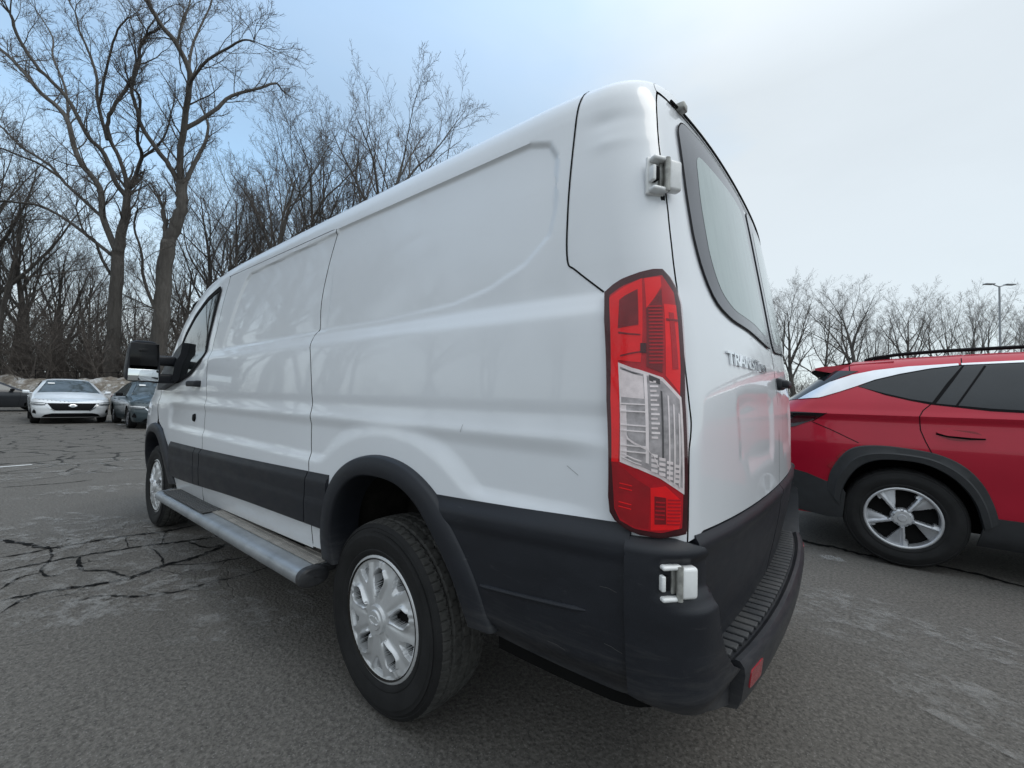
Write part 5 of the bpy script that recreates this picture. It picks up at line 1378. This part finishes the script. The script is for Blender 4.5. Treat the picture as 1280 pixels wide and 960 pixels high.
def tree_proto(kind,seed):
    key=(kind,seed)
    if key in _tp: return _tp[key]
    rng=random.Random(seed); a=MB(); b=MB()
    H=15.0
    spec={'a':SPEC_A,'b':SPEC_B,'c':SPEC_C}[kind]
    if kind=='b':     # several stems from low down
        for k in range(3):
            th=k*2.1+rng.uniform(-.3,.3); d=Vector((math.cos(th)*.16,math.sin(th)*.16,1))
            sp=dict(spec,kids=[8,7,7,6],start=[.30,.22,.2,.15])
            grow((a,b),Vector((math.cos(th)*.12,math.sin(th)*.12,-.2)),d,H*.80,.17,0,rng,sp)
    else:
        grow((a,b),Vector((0,0,-.2)),Vector((rng.uniform(-.05,.05),rng.uniform(-.05,.05),1)),H*(.72 if kind=='a' else .92),.30 if kind=='a' else .25,0,rng,spec)
    top=max(v[2] for v in b.v)
    s=H/top
    for m in (a,b): m.v=[(x*s,y*s,z*s) for x,y,z in m.v]
    ta=a.build('trunk',None,M['bark'],auto=0); tb=b.build('crown',None,M['twig'],smooth=False)
    _tp[key]=(ta.data,tb.data); bpy.data.objects.remove(ta); bpy.data.objects.remove(tb)
    return _tp[key]
def put_tree(x,y,h,kind,seed,label,group,rz):
    a,b=tree_proto(kind,seed); s=h/15.0
    root=empty('bare_tree',(x,y,0),rz,label,'tree',group); root.scale=(s,s,s)
    for n,d in (('trunk',a),('crown',b)):
        o=bpy.data.objects.new(n,d); COL.objects.link(o); o.parent=root
    return root
def limb_tree(limbs,label,seed,base,group):
    rng=random.Random(seed); a=MB(); b=MB()
    root=empty('bare_tree',base,0,label,'tree',group); pv=pinv_of(base)
    spec=dict(SPEC_A,kids=[0,5,7,7],rmin=.009,max=4,tl=2,ratio=[.5,.5,.52,.5],up=[.3,.25,.3,.2,.15],bend=[.1,.3,.4,.4,.4],wob=[.05,.12,.15,.16,.18])
    for i,(r0,r1,pts) in enumerate(limbs):
        P_=[Vector(q) for q in pts]; r0*=(.8 if r0>.36 else .62); r1*=((.70 if i==0 else .8) if r1>.36 else .60)
        if i==0: P_=[Vector((P_[0].x,P_[0].y,-.3)),P_[0]]+P_[1:]
        sm_=[Vector(q) for q in catmull([tuple(q) for q in P_],4)]
        n=len(sm_)
        # slight gnarl
        sm_=[q+Vector((rng.gauss(0,1),rng.gauss(0,1),0))*min(.06,.25*r1) if 0<k<n-1 else q for k,q in enumerate(sm_)]
        rr=[lerp(r0,r1,k/(n-1)) for k in range(n)]
        if i==0: rr[0]*=1.25; rr[1]*=1.15; rr[2]*=1.08
        polytube(a,sm_,rr,14 if r0>.3 else 9)
        if r1>.15:
            e=sm_[-1]; D=(sm_[-1]-sm_[-2]).normalized(); polytube(a,[e+D*(r1*math.sin(t)) for t in (0,.5,1,1.35,1.55)],[r1*max(.02,math.cos(t)) for t in (0,.5,1,1.35,1.55)],12)
        if r0>.42: continue
        # side branches all along, and a spray at the tip
        Lt=sum((sm_[k+1]-sm_[k]).length for k in range(n-1)); m=max(3,int(Lt*1.5))
        for j in range(m):
            t=.10+.88*(j+rng.random())/m; k=min(int(t*(n-1)),n-2); q=sm_[k].lerp(sm_[k+1],t*(n-1)-k); D=(sm_[k+1]-sm_[k]).normalized()
            u=D.orthogonal().normalized(); v=D.cross(u); th=rng.uniform(0,2*PI); an=rng.uniform(.5,1.0)
            nd=(D*math.cos(an)+(u*math.cos(th)+v*math.sin(th))*math.sin(an)+Vector((0,0,.25))).normalized()
            R0=rr[k]; l=rng.uniform(1.6,3.4)*(1.15-.4*t)
            grow((a,b),q,nd,l,max(.018,min(.07,R0*.32)),2,rng,dict(spec,kids=[0,0,8,7]))
        D=(sm_[-1]-sm_[-2]).normalized()
        if r1<.25:
            for j in range(4): grow((a,b),sm_[-1],(D+Vector((rng.gauss(0,.35),rng.gauss(0,.35),rng.gauss(0,.25)))).normalized(),rng.uniform(1.6,3.0),r1*.6,2,rng,dict(spec,kids=[0,0,8,7]))
    a.build('trunk',root,M['bark'],pinv=pv,auto=0); b.build('crown',root,M['twig'],pinv=pv,smooth=False)
    return root
def thicket(name,spots,label,seed):
    rng=random.Random(seed); mb=MB()
    for (x,y,h,n) in spots:
        for k in range(n):
            p=Vector((x+rng.gauss(0,1.3),y+rng.gauss(0,1.3),0)); L=h*rng.uniform(.55,1.1)
            d=Vector((rng.gauss(0,.25),rng.gauss(0,.25),1)).normalized()
            pts=[p]; c=p.copy(); dd=d
            for i in range(5):
                dd=(dd+Vector((rng.gauss(0,.13),rng.gauss(0,.13),.02))).normalized(); c=c+dd*L/5; pts.append(c.copy())
            r=rng.uniform(.018,.05); polytube(mb,pts,[r*(1-.15*i) for i in range(6)],4)
            for j in range(rng.randint(9,14)):
                i=rng.randint(1,4); q=pts[i].lerp(pts[i+1],rng.random()); e=(dd+Vector((rng.gauss(0,.7),rng.gauss(0,.7),rng.uniform(-.2,.7)))).normalized(); l=L*rng.uniform(.15,.35)
                q2=q+e*l*.5+Vector((rng.gauss(0,.08),rng.gauss(0,.08),0)); q3=q+e*l+Vector((rng.gauss(0,.15),rng.gauss(0,.15),rng.gauss(0,.1)))
                polytube(mb,[q,q2,q3],[.014,.010,.007],3)
                for m in range(3):
                    e2=(e+Vector((rng.gauss(0,.6),rng.gauss(0,.6),rng.gauss(0,.5)))).normalized(); polytube(mb,[q2,q2+e2*l*.5],[.009,.006],3)
    o=mb.build(name,None,M['twig'],smooth=False); return tag(o,label,'brush',kind='stuff')
# ------------------------------------------------------------------ ground, sky, camera
def mat_ground():
    m,nt,b=_nt('asphalt'); v=coords(nt)
    big=noise_node(nt,.35,6,.6,v,.4); mid=noise_node(nt,2.6,8,.7,v,.6); fine=noise_node(nt,55,6,.75,v)
    vo=nt.nodes.new('ShaderNodeTexVoronoi'); vo.inputs['Scale'].default_value=170; lnk(nt,v,vo.inputs['Vector'])
    vo2=nt.nodes.new('ShaderNodeTexVoronoi'); vo2.inputs['Scale'].default_value=62; lnk(nt,v,vo2.inputs['Vector'])
    c=ramp(nt,big.outputs['Fac'],[(.3,(.128,.119,.108)),(.7,(.172,.160,.146))])
    c=mixc(nt,.55,c,ramp(nt,mid.outputs['Fac'],[(.3,(.097,.089,.080)),(.72,(.19,.176,.159))]))
    c=mixc(nt,.62,c,ramp(nt,fine.outputs['Fac'],[(.34,(.035,.033,.030)),(.70,(.24,.224,.204))]))
    # pale stones
    st=ramp(nt,vo.outputs['Color'],[(.90,0.),(.93,1.)]); 
    sx=nt.nodes.new('ShaderNodeSeparateColor'); lnk(nt,vo.outputs['Color'],sx.inputs[0])
    st=math_(nt,'MULTIPLY',ramp(nt,sx.outputs[0],[(.90,0.),(.92,1.)]),ramp(nt,vo.outputs['Distance'],[(.25,1.),(.45,0.)]))
    c=mixc(nt,math_(nt,'MULTIPLY',st,.8),c,(.26,.25,.235))
    dkp=math_(nt,'MULTIPLY',ramp(nt,sx.outputs[1],[(.84,0.),(.90,1.)]),.35)
    c=mixc(nt,dkp,c,(.022,.022,.022))
    # salt film
    sl=noise_node(nt,1.1,9,.72,coords(nt,(1,1.6,1),(0,0,.5)),.25)
    c=mixc(nt,ramp(nt,sl.outputs['Fac'],[(.60,0.),(.80,.22)]),c,(.26,.255,.245))
    # old alligator cracking in the field towards the other cars
    def cracks(scale,w,seed):
        nn=noise_node(nt,scale*.8,4,.6,v); mp=nt.nodes.new('ShaderNodeVectorMath'); mp.operation='ADD'
        sc=nt.nodes.new('ShaderNodeVectorMath'); sc.operation='SCALE'; sc.inputs['Scale'].default_value=.55/scale*1.0; lnk(nt,nn.outputs['Color'],sc.inputs[0])
        lnk(nt,v,mp.inputs[0]); lnk(nt,sc.outputs[0],mp.inputs[1])
        vv=nt.nodes.new('ShaderNodeTexVoronoi'); vv.feature='DISTANCE_TO_EDGE'; vv.inputs['Scale'].default_value=scale; vv.inputs['Randomness'].default_value=1
        lnk(nt,mp.outputs[0],vv.inputs['Vector']); return ramp(nt,vv.outputs['Distance'],[(w*.5,1.),(w,0.)])
    sep=nt.nodes.new('ShaderNodeSeparateXYZ'); lnk(nt,v,sep.inputs[0])
    far=ramp(nt,math_(nt,'ADD',math_(nt,'MULTIPLY',sep.outputs['X'],.1),math_(nt,'MULTIPLY',big.outputs['Fac'],.1)),[(.80,0.),(.90,1.),])
    msk=math_(nt,'MULTIPLY',far,ramp(nt,mid.outputs['Fac'],[(.42,0.),(.54,.9)]))
    cr=math_(nt,'MULTIPLY',cracks(1.5,.038,1),msk)
    near=ramp(nt,math_(nt,'MULTIPLY',sep.outputs['X'],.1),[(.24,0.),(.33,1.),(.47,1.),(.53,0.)])
    cr2=math_(nt,'MULTIPLY',math_(nt,'MULTIPLY',cracks(2.6,.014,2),near),ramp(nt,mid.outputs['Fac'],[(.48,0.),(.6,.6)]))
    crk=math_(nt,'MAXIMUM',cr,cr2)
    c=mixc(nt,crk,c,(.010,.010,.010))
    lnk(nt,c,b.inputs['Base Color']); b.inputs['Roughness'].default_value=.86; b.inputs['Specular IOR Level'].default_value=.2
    h=math_(nt,'ADD',math_(nt,'MULTIPLY',vo2.outputs['Distance'],.6),math_(nt,'ADD',fine.outputs['Fac'],math_(nt,'MULTIPLY',crk,-2)))
    bump(nt,h,1.0,.006,b)
    return m
def build_ground(CR):
    mb=MB(); rows=[]
    xs=[-160,-60,-20,-8]+[-4+1.0*i for i in range(13)]+[12,20,40,80,160,420]; ys=[-420,-160,-80,-40,-16]+[-8+1.0*i for i in range(17)]+[16,40,80,160,300]
    for x in xs: rows.append([(x,y,0) for y in ys])
    mb.grid(rows,flip=True); g=mb.build('parking_lot',None,mat_ground(),smooth=False); tag(g,kind='structure')
    mb=MB(); rng=random.Random(5)
    for w,pts in CR:
        P_=densify(catmull(pts,4),.045,False); n=len(P_); o=len(mb.v); q=[]
        for i,(x,y) in enumerate(P_):
            a=P_[max(i-1,0)]; b=P_[min(i+1,n-1)]; tx,ty=b[0]-a[0],b[1]-a[1]; l=math.hypot(tx,ty) or 1
            e=min(1,min(i,n-1-i)/4+.25); ww=w*.9*e*rng.uniform(.45,1.25); j=rng.gauss(0,w*.30)
            nx,ny=-ty/l,tx/l; mb.v.append((x+nx*(ww+j),y+ny*(ww+j),.004)); mb.v.append((x-nx*(ww-j),y-ny*(ww-j),.004))
        for i in range(n-1): mb.f.append((o+2*i,o+2*i+1,o+2*i+3,o+2*i+2)); mb.m.append(0)
    c=mb.build('pavement_cracks',None,simple('crack_filler_dark',(.008,.008,.008),.95,spec=.1,var=.4,scale=30),smooth=False); tag(c,kind='structure')
def mat_stain(name,col,thr,scale,ax=(1,1,1)):
    """worn paint / dried salt with ragged alpha"""
    m=bpy.data.materials.new(name); m.use_nodes=True; nt=m.node_tree; b=nt.nodes['Principled BSDF']
    b.inputs['Base Color'].default_value=(*col,1); b.inputs['Roughness'].default_value=.8
    v=coords(nt,ax); n=noise_node(nt,scale,10,.72,v,.1)
    tc=nt.nodes.new('ShaderNodeTexCoord'); g=nt.nodes.new('ShaderNodeTexGradient'); g.gradient_type='SPHERICAL'
    mp=nt.nodes.new('ShaderNodeMapping'); mp.inputs['Location'].default_value=(-1,-1,0); mp.inputs['Scale'].default_value=(2,2,0); lnk(nt,tc.outputs['Generated'],mp.inputs['Vector']); lnk(nt,mp.outputs[0],g.inputs[0])
    a=math_(nt,'MULTIPLY',ramp(nt,n.outputs['Fac'],[(thr-.05,0.),(thr+.08,1.)]),ramp(nt,g.outputs['Fac'],[(.0,0.),(.35,1.)]))
    lnk(nt,math_(nt,'MULTIPLY',a,.35),b.inputs['Alpha']); return m
def build_marks():
    # worn paint squares and dried salt on the asphalt
    wp=mat_stain('worn_road_paint',(.5,.5,.49),.42,22)
    mb=MB(); rng=random.Random(3)
    def quad(c,l,w,a,mb):
        ca,sa=math.cos(a),math.sin(a); vs=[(c[0]+ca*x-sa*y,c[1]+sa*x+ca*y,.006) for x,y in ((-l/2,-w/2),(l/2,-w/2),(l/2,w/2),(-l/2,w/2))]; mb.add(vs,[(0,1,2,3)])
    quad((-.02,-2.24),.17,.13,.1,mb); o=mb.build('worn_paint_patch',None,wp,smooth=False); tag(o,kind='structure')
    mb=MB(); quad((9.4,1.63),.10,.36,.1,mb); o=mb.build('worn_paint_dash',None,simple('road_paint_white',(.55,.55,.54),.8),smooth=False); tag(o,kind='structure')
    mb=MB(); quad((18.6,-1.35),.3,1.1,.1,mb); o=mb.build('worn_paint_dash',None,M['road_white'],smooth=False); tag(o,kind='structure')
    st=mat_stain('dried_salt',(.36,.35,.335),.53,6,(1,1.3,1))
    for i,(c,l,w,a) in enumerate((((-.56,-.55),.50,.28,-.5),((-.68,-1.25),.30,.22,-.6),((-.15,-1.2),.5,.5,.2),((6.6,.85),1.2,.35,1.4),((9.2,.95),1.6,.5,1.5),((3.0,1.25),.7,.4,1.2),((2.3,.95),.45,.35,.9),((4.9,1.45),1.1,.5,.5),((3.7,1.3),1.3,.9,.3),((1.4,1.75),.3,.2,.2),((8.2,1.2),.4,1.6,.1))):
        mb=MB(); quad(c,l*1.5,w*1.5,a,mb); o=mb.build('salt_stain',None,st,smooth=False); o.location.z=.001*i*.3; tag(o,kind='structure')
def build_mound():
    mb=MB(); A=Vector((49.5,8.0)); Bp=Vector((24.0,-12.6)); d=(Bp-A); L=d.length; d.normalize(); nn=Vector((d.y,-d.x))
    if nn.x<0: nn=-nn
    rows=[]; n=260; m=34
    for i in range(n+1):
        s=L*i/n; row=[]
        hh=1.90+.30*math.sin(s*.35)+.25*noise.noise(Vector((s*.22,3,0)))
        for j in range(m+1):
            t=j/m; w=5.2; p=A+d*s+nn*(t-.35)*w
            prof=math.sin(PI*min(1,t*1.02))**.85
            z=hh*prof+.17*noise.fractal(Vector((p.x*1.5,p.y*1.5,7)),.75,2.1,7)*min(1,prof*2.5)
            row.append((p.x,p.y,max(-.05,z if prof>0.02 else -.05)))
        rows.append(row)
    mb.grid(rows)
    mt,nt,b=_nt('dirty_snow'); v=coords(nt)
    n1=noise_node(nt,.9,9,.72,v,.8); n2=noise_node(nt,7,8,.75,v)
    c=ramp(nt,n1.outputs['Fac'],[(.36,(.12,.10,.08)),(.46,(.22,.19,.155)),(.53,(.34,.31,.27)),(.60,(.62,.63,.64))])
    c=mixc(nt,ramp(nt,n2.outputs['Fac'],[(.4,.5),(.6,0.)]),c,(.10,.08,.062)); lnk(nt,c,b.inputs['Base Color']); b.inputs['Roughness'].default_value=.85
    bump(nt,n2.outputs['Fac'],.9,.08,b)
    o=mb.build('snow_bank',None,mt,auto=0); tag(o,'long low bank of dirty ploughed snow and soil along the wood edge','snow bank',kind='stuff')
    # wire fence behind the bank : posts and two rails
    r=empty('wire_fence',(36.5,-2.6,0),0,'thin low wire fence running along the top of the dirty snow bank','fence'); pv=pinv_of((36.5,-2.6,0))
    mb=MB(); k=int(L/2.6)
    for i in range(k+1):
        p=A+d*(L*i/k)+nn*1.5; mb.tube([(p.x,p.y,.4),(p.x,p.y,2.30)],.022,5)
    mb.build('post',r,M['gap'],pinv=pv)
    for z in (1.82,2.24):
        mb=MB(); pts=[]
        for i in range(k*3+1):
            p=A+d*(L*i/(k*3))+nn*1.46; pts.append((p.x,p.y,z-.03*math.sin(PI*(i%3)/3)))
        mb.tube(pts,.010,4); mb.build('wire',r,M['gap'],pinv=pv)
def lamp_post(x,y,h):
    r=empty('light_pole',(x,y,0),0,'tall grey parking lot light pole with two flat heads, rising above the red suv','light pole')
    mb=MB(); mb.tube([(0,0,0),(0,0,h-.1)],[.065,.045],10); mb.box((0,0,.25),(.5,.5,.5),bev=.04); mb.build('pole',r,M['pole'])
    ang=math.atan2(-.63,-.777)
    for s in (1,-1):
        mb=MB(); c=Vector((math.cos(ang),math.sin(ang),0))*s; R=Matrix.Rotation(ang,3,'Z')
        mb.tube([(0,0,h-.14),tuple(c*.35+Vector((0,0,h-.02)))],.03,8); mb.box(tuple(c*.62+Vector((0,0,h+.01))),(.55,.26,.07),None,R,.03); mb.build('lamp_head',r,M['pole'])
def world_and_camera():
    w=bpy.data.worlds.new('World'); SC.world=w; w.use_nodes=True; nt=w.node_tree; nt.nodes.clear()
    o=nt.nodes.new('ShaderNodeOutputWorld'); bg=nt.nodes.new('ShaderNodeBackground'); sky=nt.nodes.new('ShaderNodeTexSky')
    sky.sky_type='NISHITA'; sky.sun_disc=False; sky.sun_elevation=R_(SUN_EL); sky.sun_rotation=R_(SUN_ROT); sky.air_density=1.0; sky.dust_density=.6; sky.ozone_density=1.5; sky.altitude=50
    tc=nt.nodes.new('ShaderNodeTexCoord')
    # thin high cloud veil: even pale layer with soft breaks
    mp=nt.nodes.new('ShaderNodeMapping'); mp.inputs['Scale'].default_value=(1,1,2.4); lnk(nt,tc.outputs['Generated'],mp.inputs['Vector'])
    n=nt.nodes.new('ShaderNodeTexNoise'); n.inputs['Scale'].default_value=1.25; n.inputs['Detail'].default_value=5; n.inputs['Roughness'].default_value=.5; n.inputs['Distortion'].default_value=.4; lnk(nt,mp.outputs[0],n.inputs['Vector'])
    dt=nt.nodes.new('ShaderNodeVectorMath'); dt.operation='DOT_PRODUCT'; lnk(nt,tc.outputs['Generated'],dt.inputs[0]); dt.inputs[1].default_value=Vector((.86,-.18,.48)).normalized()
    thin=ramp(nt,math_(nt,'ADD',dt.outputs['Value'],math_(nt,'MULTIPLY',math_(nt,'SUBTRACT',n.outputs['Fac'],.5),.55)),[(.55,0.),(.80,.55),(1.,.85)])
    sh_=nt.nodes.new('ShaderNodeSeparateXYZ'); lnk(nt,tc.outputs['Generated'],sh_.inputs[0])
    thin=math_(nt,'MULTIPLY',thin,ramp(nt,sh_.outputs['Z'],[(.12,0.),(.42,1.)]))
    fac=math_(nt,'SUBTRACT',VEILK,math_(nt,'MULTIPLY',thin,.72))
    sc2=nt.nodes.new('ShaderNodeVectorMath'); sc2.operation='MULTIPLY'; sc2.inputs[1].default_value=(2.05,2.75,2.65); lnk(nt,sky.outputs[0],sc2.inputs[0])
    c=mixc(nt,fac,sc2.outputs[0],VEILC)
    # an overcast dome is brightest overhead
    sz=nt.nodes.new('ShaderNodeSeparateXYZ'); lnk(nt,tc.outputs['Generated'],sz.inputs[0])
    zr=nt.nodes.new('ShaderNodeMapRange'); zr.inputs[1].default_value=.55; zr.inputs[2].default_value=1.0; zr.inputs[3].default_value=1.0; zr.inputs[4].default_value=1.9; lnk(nt,sz.outputs['Z'],zr.inputs[0])
    sc3=nt.nodes.new('ShaderNodeVectorMath'); sc3.operation='SCALE'; lnk(nt,c,sc3.inputs[0]); n5=nt.nodes.new('ShaderNodeTexNoise'); n5.inputs['Scale'].default_value=2.3; n5.inputs['Detail'].default_value=7; n5.inputs['Roughness'].default_value=.55; lnk(nt,mp.outputs[0],n5.inputs['Vector']); lnk(nt,math_(nt,'MULTIPLY',zr.outputs[0],ramp(nt,n5.outputs['Fac'],[(.32,.96),(.5,.99),(.68,1.)])),sc3.inputs['Scale']); c=sc3.outputs[0]
    lnk(nt,c,bg.inputs[0]); bg.inputs[1].default_value=SKY_STR; lnk(nt,bg.outputs[0],o.inputs[0])
    l=bpy.data.lights.new('sun','SUN'); l.energy=SUN_E; l.angle=R_(30); l.color=(1,.95,.88); so=bpy.data.objects.new('sun',l); COL.objects.link(so)
    az=R_(SUN_ROT); el=R_(SUN_EL)
    d=Vector((math.sin(az)*math.cos(el),math.cos(az)*math.cos(el),math.sin(el)))   # towards the sun
    so.rotation_euler=d.to_track_quat('Z','Y').to_euler(); so.location=(0,0,30)
    cam=bpy.data.cameras.new('camera'); co=bpy.data.objects.new('camera',cam); COL.objects.link(co); SC.camera=co
    cam.sensor_width=36; cam.sensor_fit='HORIZONTAL'; cam.lens=36*529.38/1280; cam.clip_start=.02; cam.clip_end=2000
    yaw,pitch,roll=.8909,.035,.0258
    cy,sy=math.cos(yaw),math.sin(yaw)
    f=Vector((cy*math.cos(pitch),-sy*math.cos(pitch),math.sin(pitch))); r=Vector((-sy,-cy,0)); u=r.cross(f)
    cr,sr=math.cos(roll),math.sin(roll); r2=r*cr+u*sr; u2=-r*sr+u*cr
    co.matrix_world=Matrix(((r2.x,u2.x,-f.x,-.1533),(r2.y,u2.y,-f.y,1.9188),(r2.z,u2.z,-f.z,1.1724),(0,0,0,1)))
    vs=SC.view_settings; vs.view_transform='Standard'; vs.look='None'; vs.gamma=1; vs.use_curve_mapping=False; vs.exposure=EXPO
    SC.cycles.max_bounces=8; SC.cycles.transparent_max_bounces=12; SC.cycles.use_adaptive_sampling=True
# ------------------------------------------------------------------ build
SUN_EL,SUN_ROT,SUN_E,SKY_STR,EXPO=55,-105,.6,.10,0.17
VEILK=.93
VEIL=[(.38,.55),(.62,.85)]
VEILC=(7.05,7.55,7.85)
make_materials()
M['cover']=clear_glass('lamp_cover_clear',(1,.93,.93))
def rear_glass_mat():
    m,nt,b=_nt('fogged_rear_glass'); v=coords(nt,(5,5,.5)); n=noise_node(nt,5,7,.7,v); n2=noise_node(nt,1.4,4,.6,coords(nt))
    c=ramp(nt,n2.outputs['Fac'],[(.3,(.27,.34,.335)),(.7,(.36,.43,.42))]); c=mixc(nt,ramp(nt,n.outputs['Fac'],[(.45,0.),(.75,.5)]),c,(.20,.25,.245))
    lnk(nt,c,b.inputs['Base Color']); b.inputs['Roughness'].default_value=.06; b.inputs['Specular IOR Level'].default_value=.4; return m
M['rear_glass']=rear_glass_mat()
M['red_paint']=car_paint('red_metallic_paint',(.42,.006,.028),.2,.06)
M['alloy_arm']=simple('alloy_arm_grey',(.42,.43,.45),.35,.4,0,.1,15)
M['red_shaded']=car_paint('red_metallic_paint_shaded',(.22,.004,.012),.25,.06)  # body red darkened, shade of the handle scoop put into the colour
M['suv_plastic']=simple('suv_grey_plastic',(.024,.026,.029),.5,var=.2,scale=12)
M['suv_glass']=simple('suv_privacy_glass',(.018,.022,.026),.03,0,0,.1,spec=.5)
M['car_glass']=simple('car_window_glass',(.06,.075,.082),.04,0,0,.15,spec=.6)
M['satin']=simple('satin_silver_trim',(.66,.68,.71),.30,.7,0,.06,6)
M['smoked']=simple('smoked_lamp',(.012,.010,.012),.08,0,1,.2)
M['alloy']=simple('machined_alloy',(.55,.56,.58),.34,.5,.3,.1,15)
M['alloy_dark']=simple('dark_alloy',(.16,.16,.17),.35,.8,0,.1,15)
M['white_plain']=simple('sticker_white',(.75,.75,.75),.5)
M['road_white']=simple('road_paint_bright',(.6,.6,.6),.8)
M['headlight']=simple('headlight_glass',(.10,.11,.12),.08,.2,1,.3,14)
M['pole']=simple('galvanised_grey',(.30,.315,.33),.5,.2)
build_van(); build_suv()
G='sedans parked across the lot'
build_sedan('parked_car','white sedan facing the camera in front of the dirty snow bank','x' and (.74,.77,.80),(19.4+2.3,.12,0),PI-.02,0)
build_sedan('parked_car','dark teal grey car half hidden behind the white van door mirror',(.045,.065,.075),(15.9+2.3,-1.66,0),PI-.02,2)
build_sedan('parked_car','charcoal sedan seen side on behind the white sedan, at the left picture edge',(.025,.027,.032),(30.5,1.9,0),-PI/2+.1,2)
build_sedan('parked_car','silver grey car whose roof shows between the white van and the red suv',(.25,.27,.29),(4.6,-22.5,0),2.2,2)
build_ground(CRACKS); build_marks(); build_mound()
GA='bare trees at the edge of the wood'
limb_tree(LIMBS_A,'large bare tree with wide forked limbs, the left of the two thickest trunks',11,(LIMBS_A[0][2][0][0],LIMBS_A[0][2][0][1],0),GA)
limb_tree(LIMBS_B,'tallest bare tree with pale thick trunk and a broken stub, directly above the van mirror',12,(LIMBS_B[0][2][0][0],LIMBS_B[0][2][0][1],0),GA)
for i,(x,y,h,k,lab) in enumerate(TREES):
    grp=GA if i<NLEFT else ('bare trees beyond the red suv' if i<NRIGHT else 'bare trees beside the lot')
    put_tree(x,y,h,k,(i%3)+ord(k),lab,grp,(i*2.3)%6.28)
thicket('undergrowth',UNDER,'dense grey brown undergrowth and saplings behind the snow bank',21)
lamp_post(-6.92,-35.78,8.75)
world_and_camera()
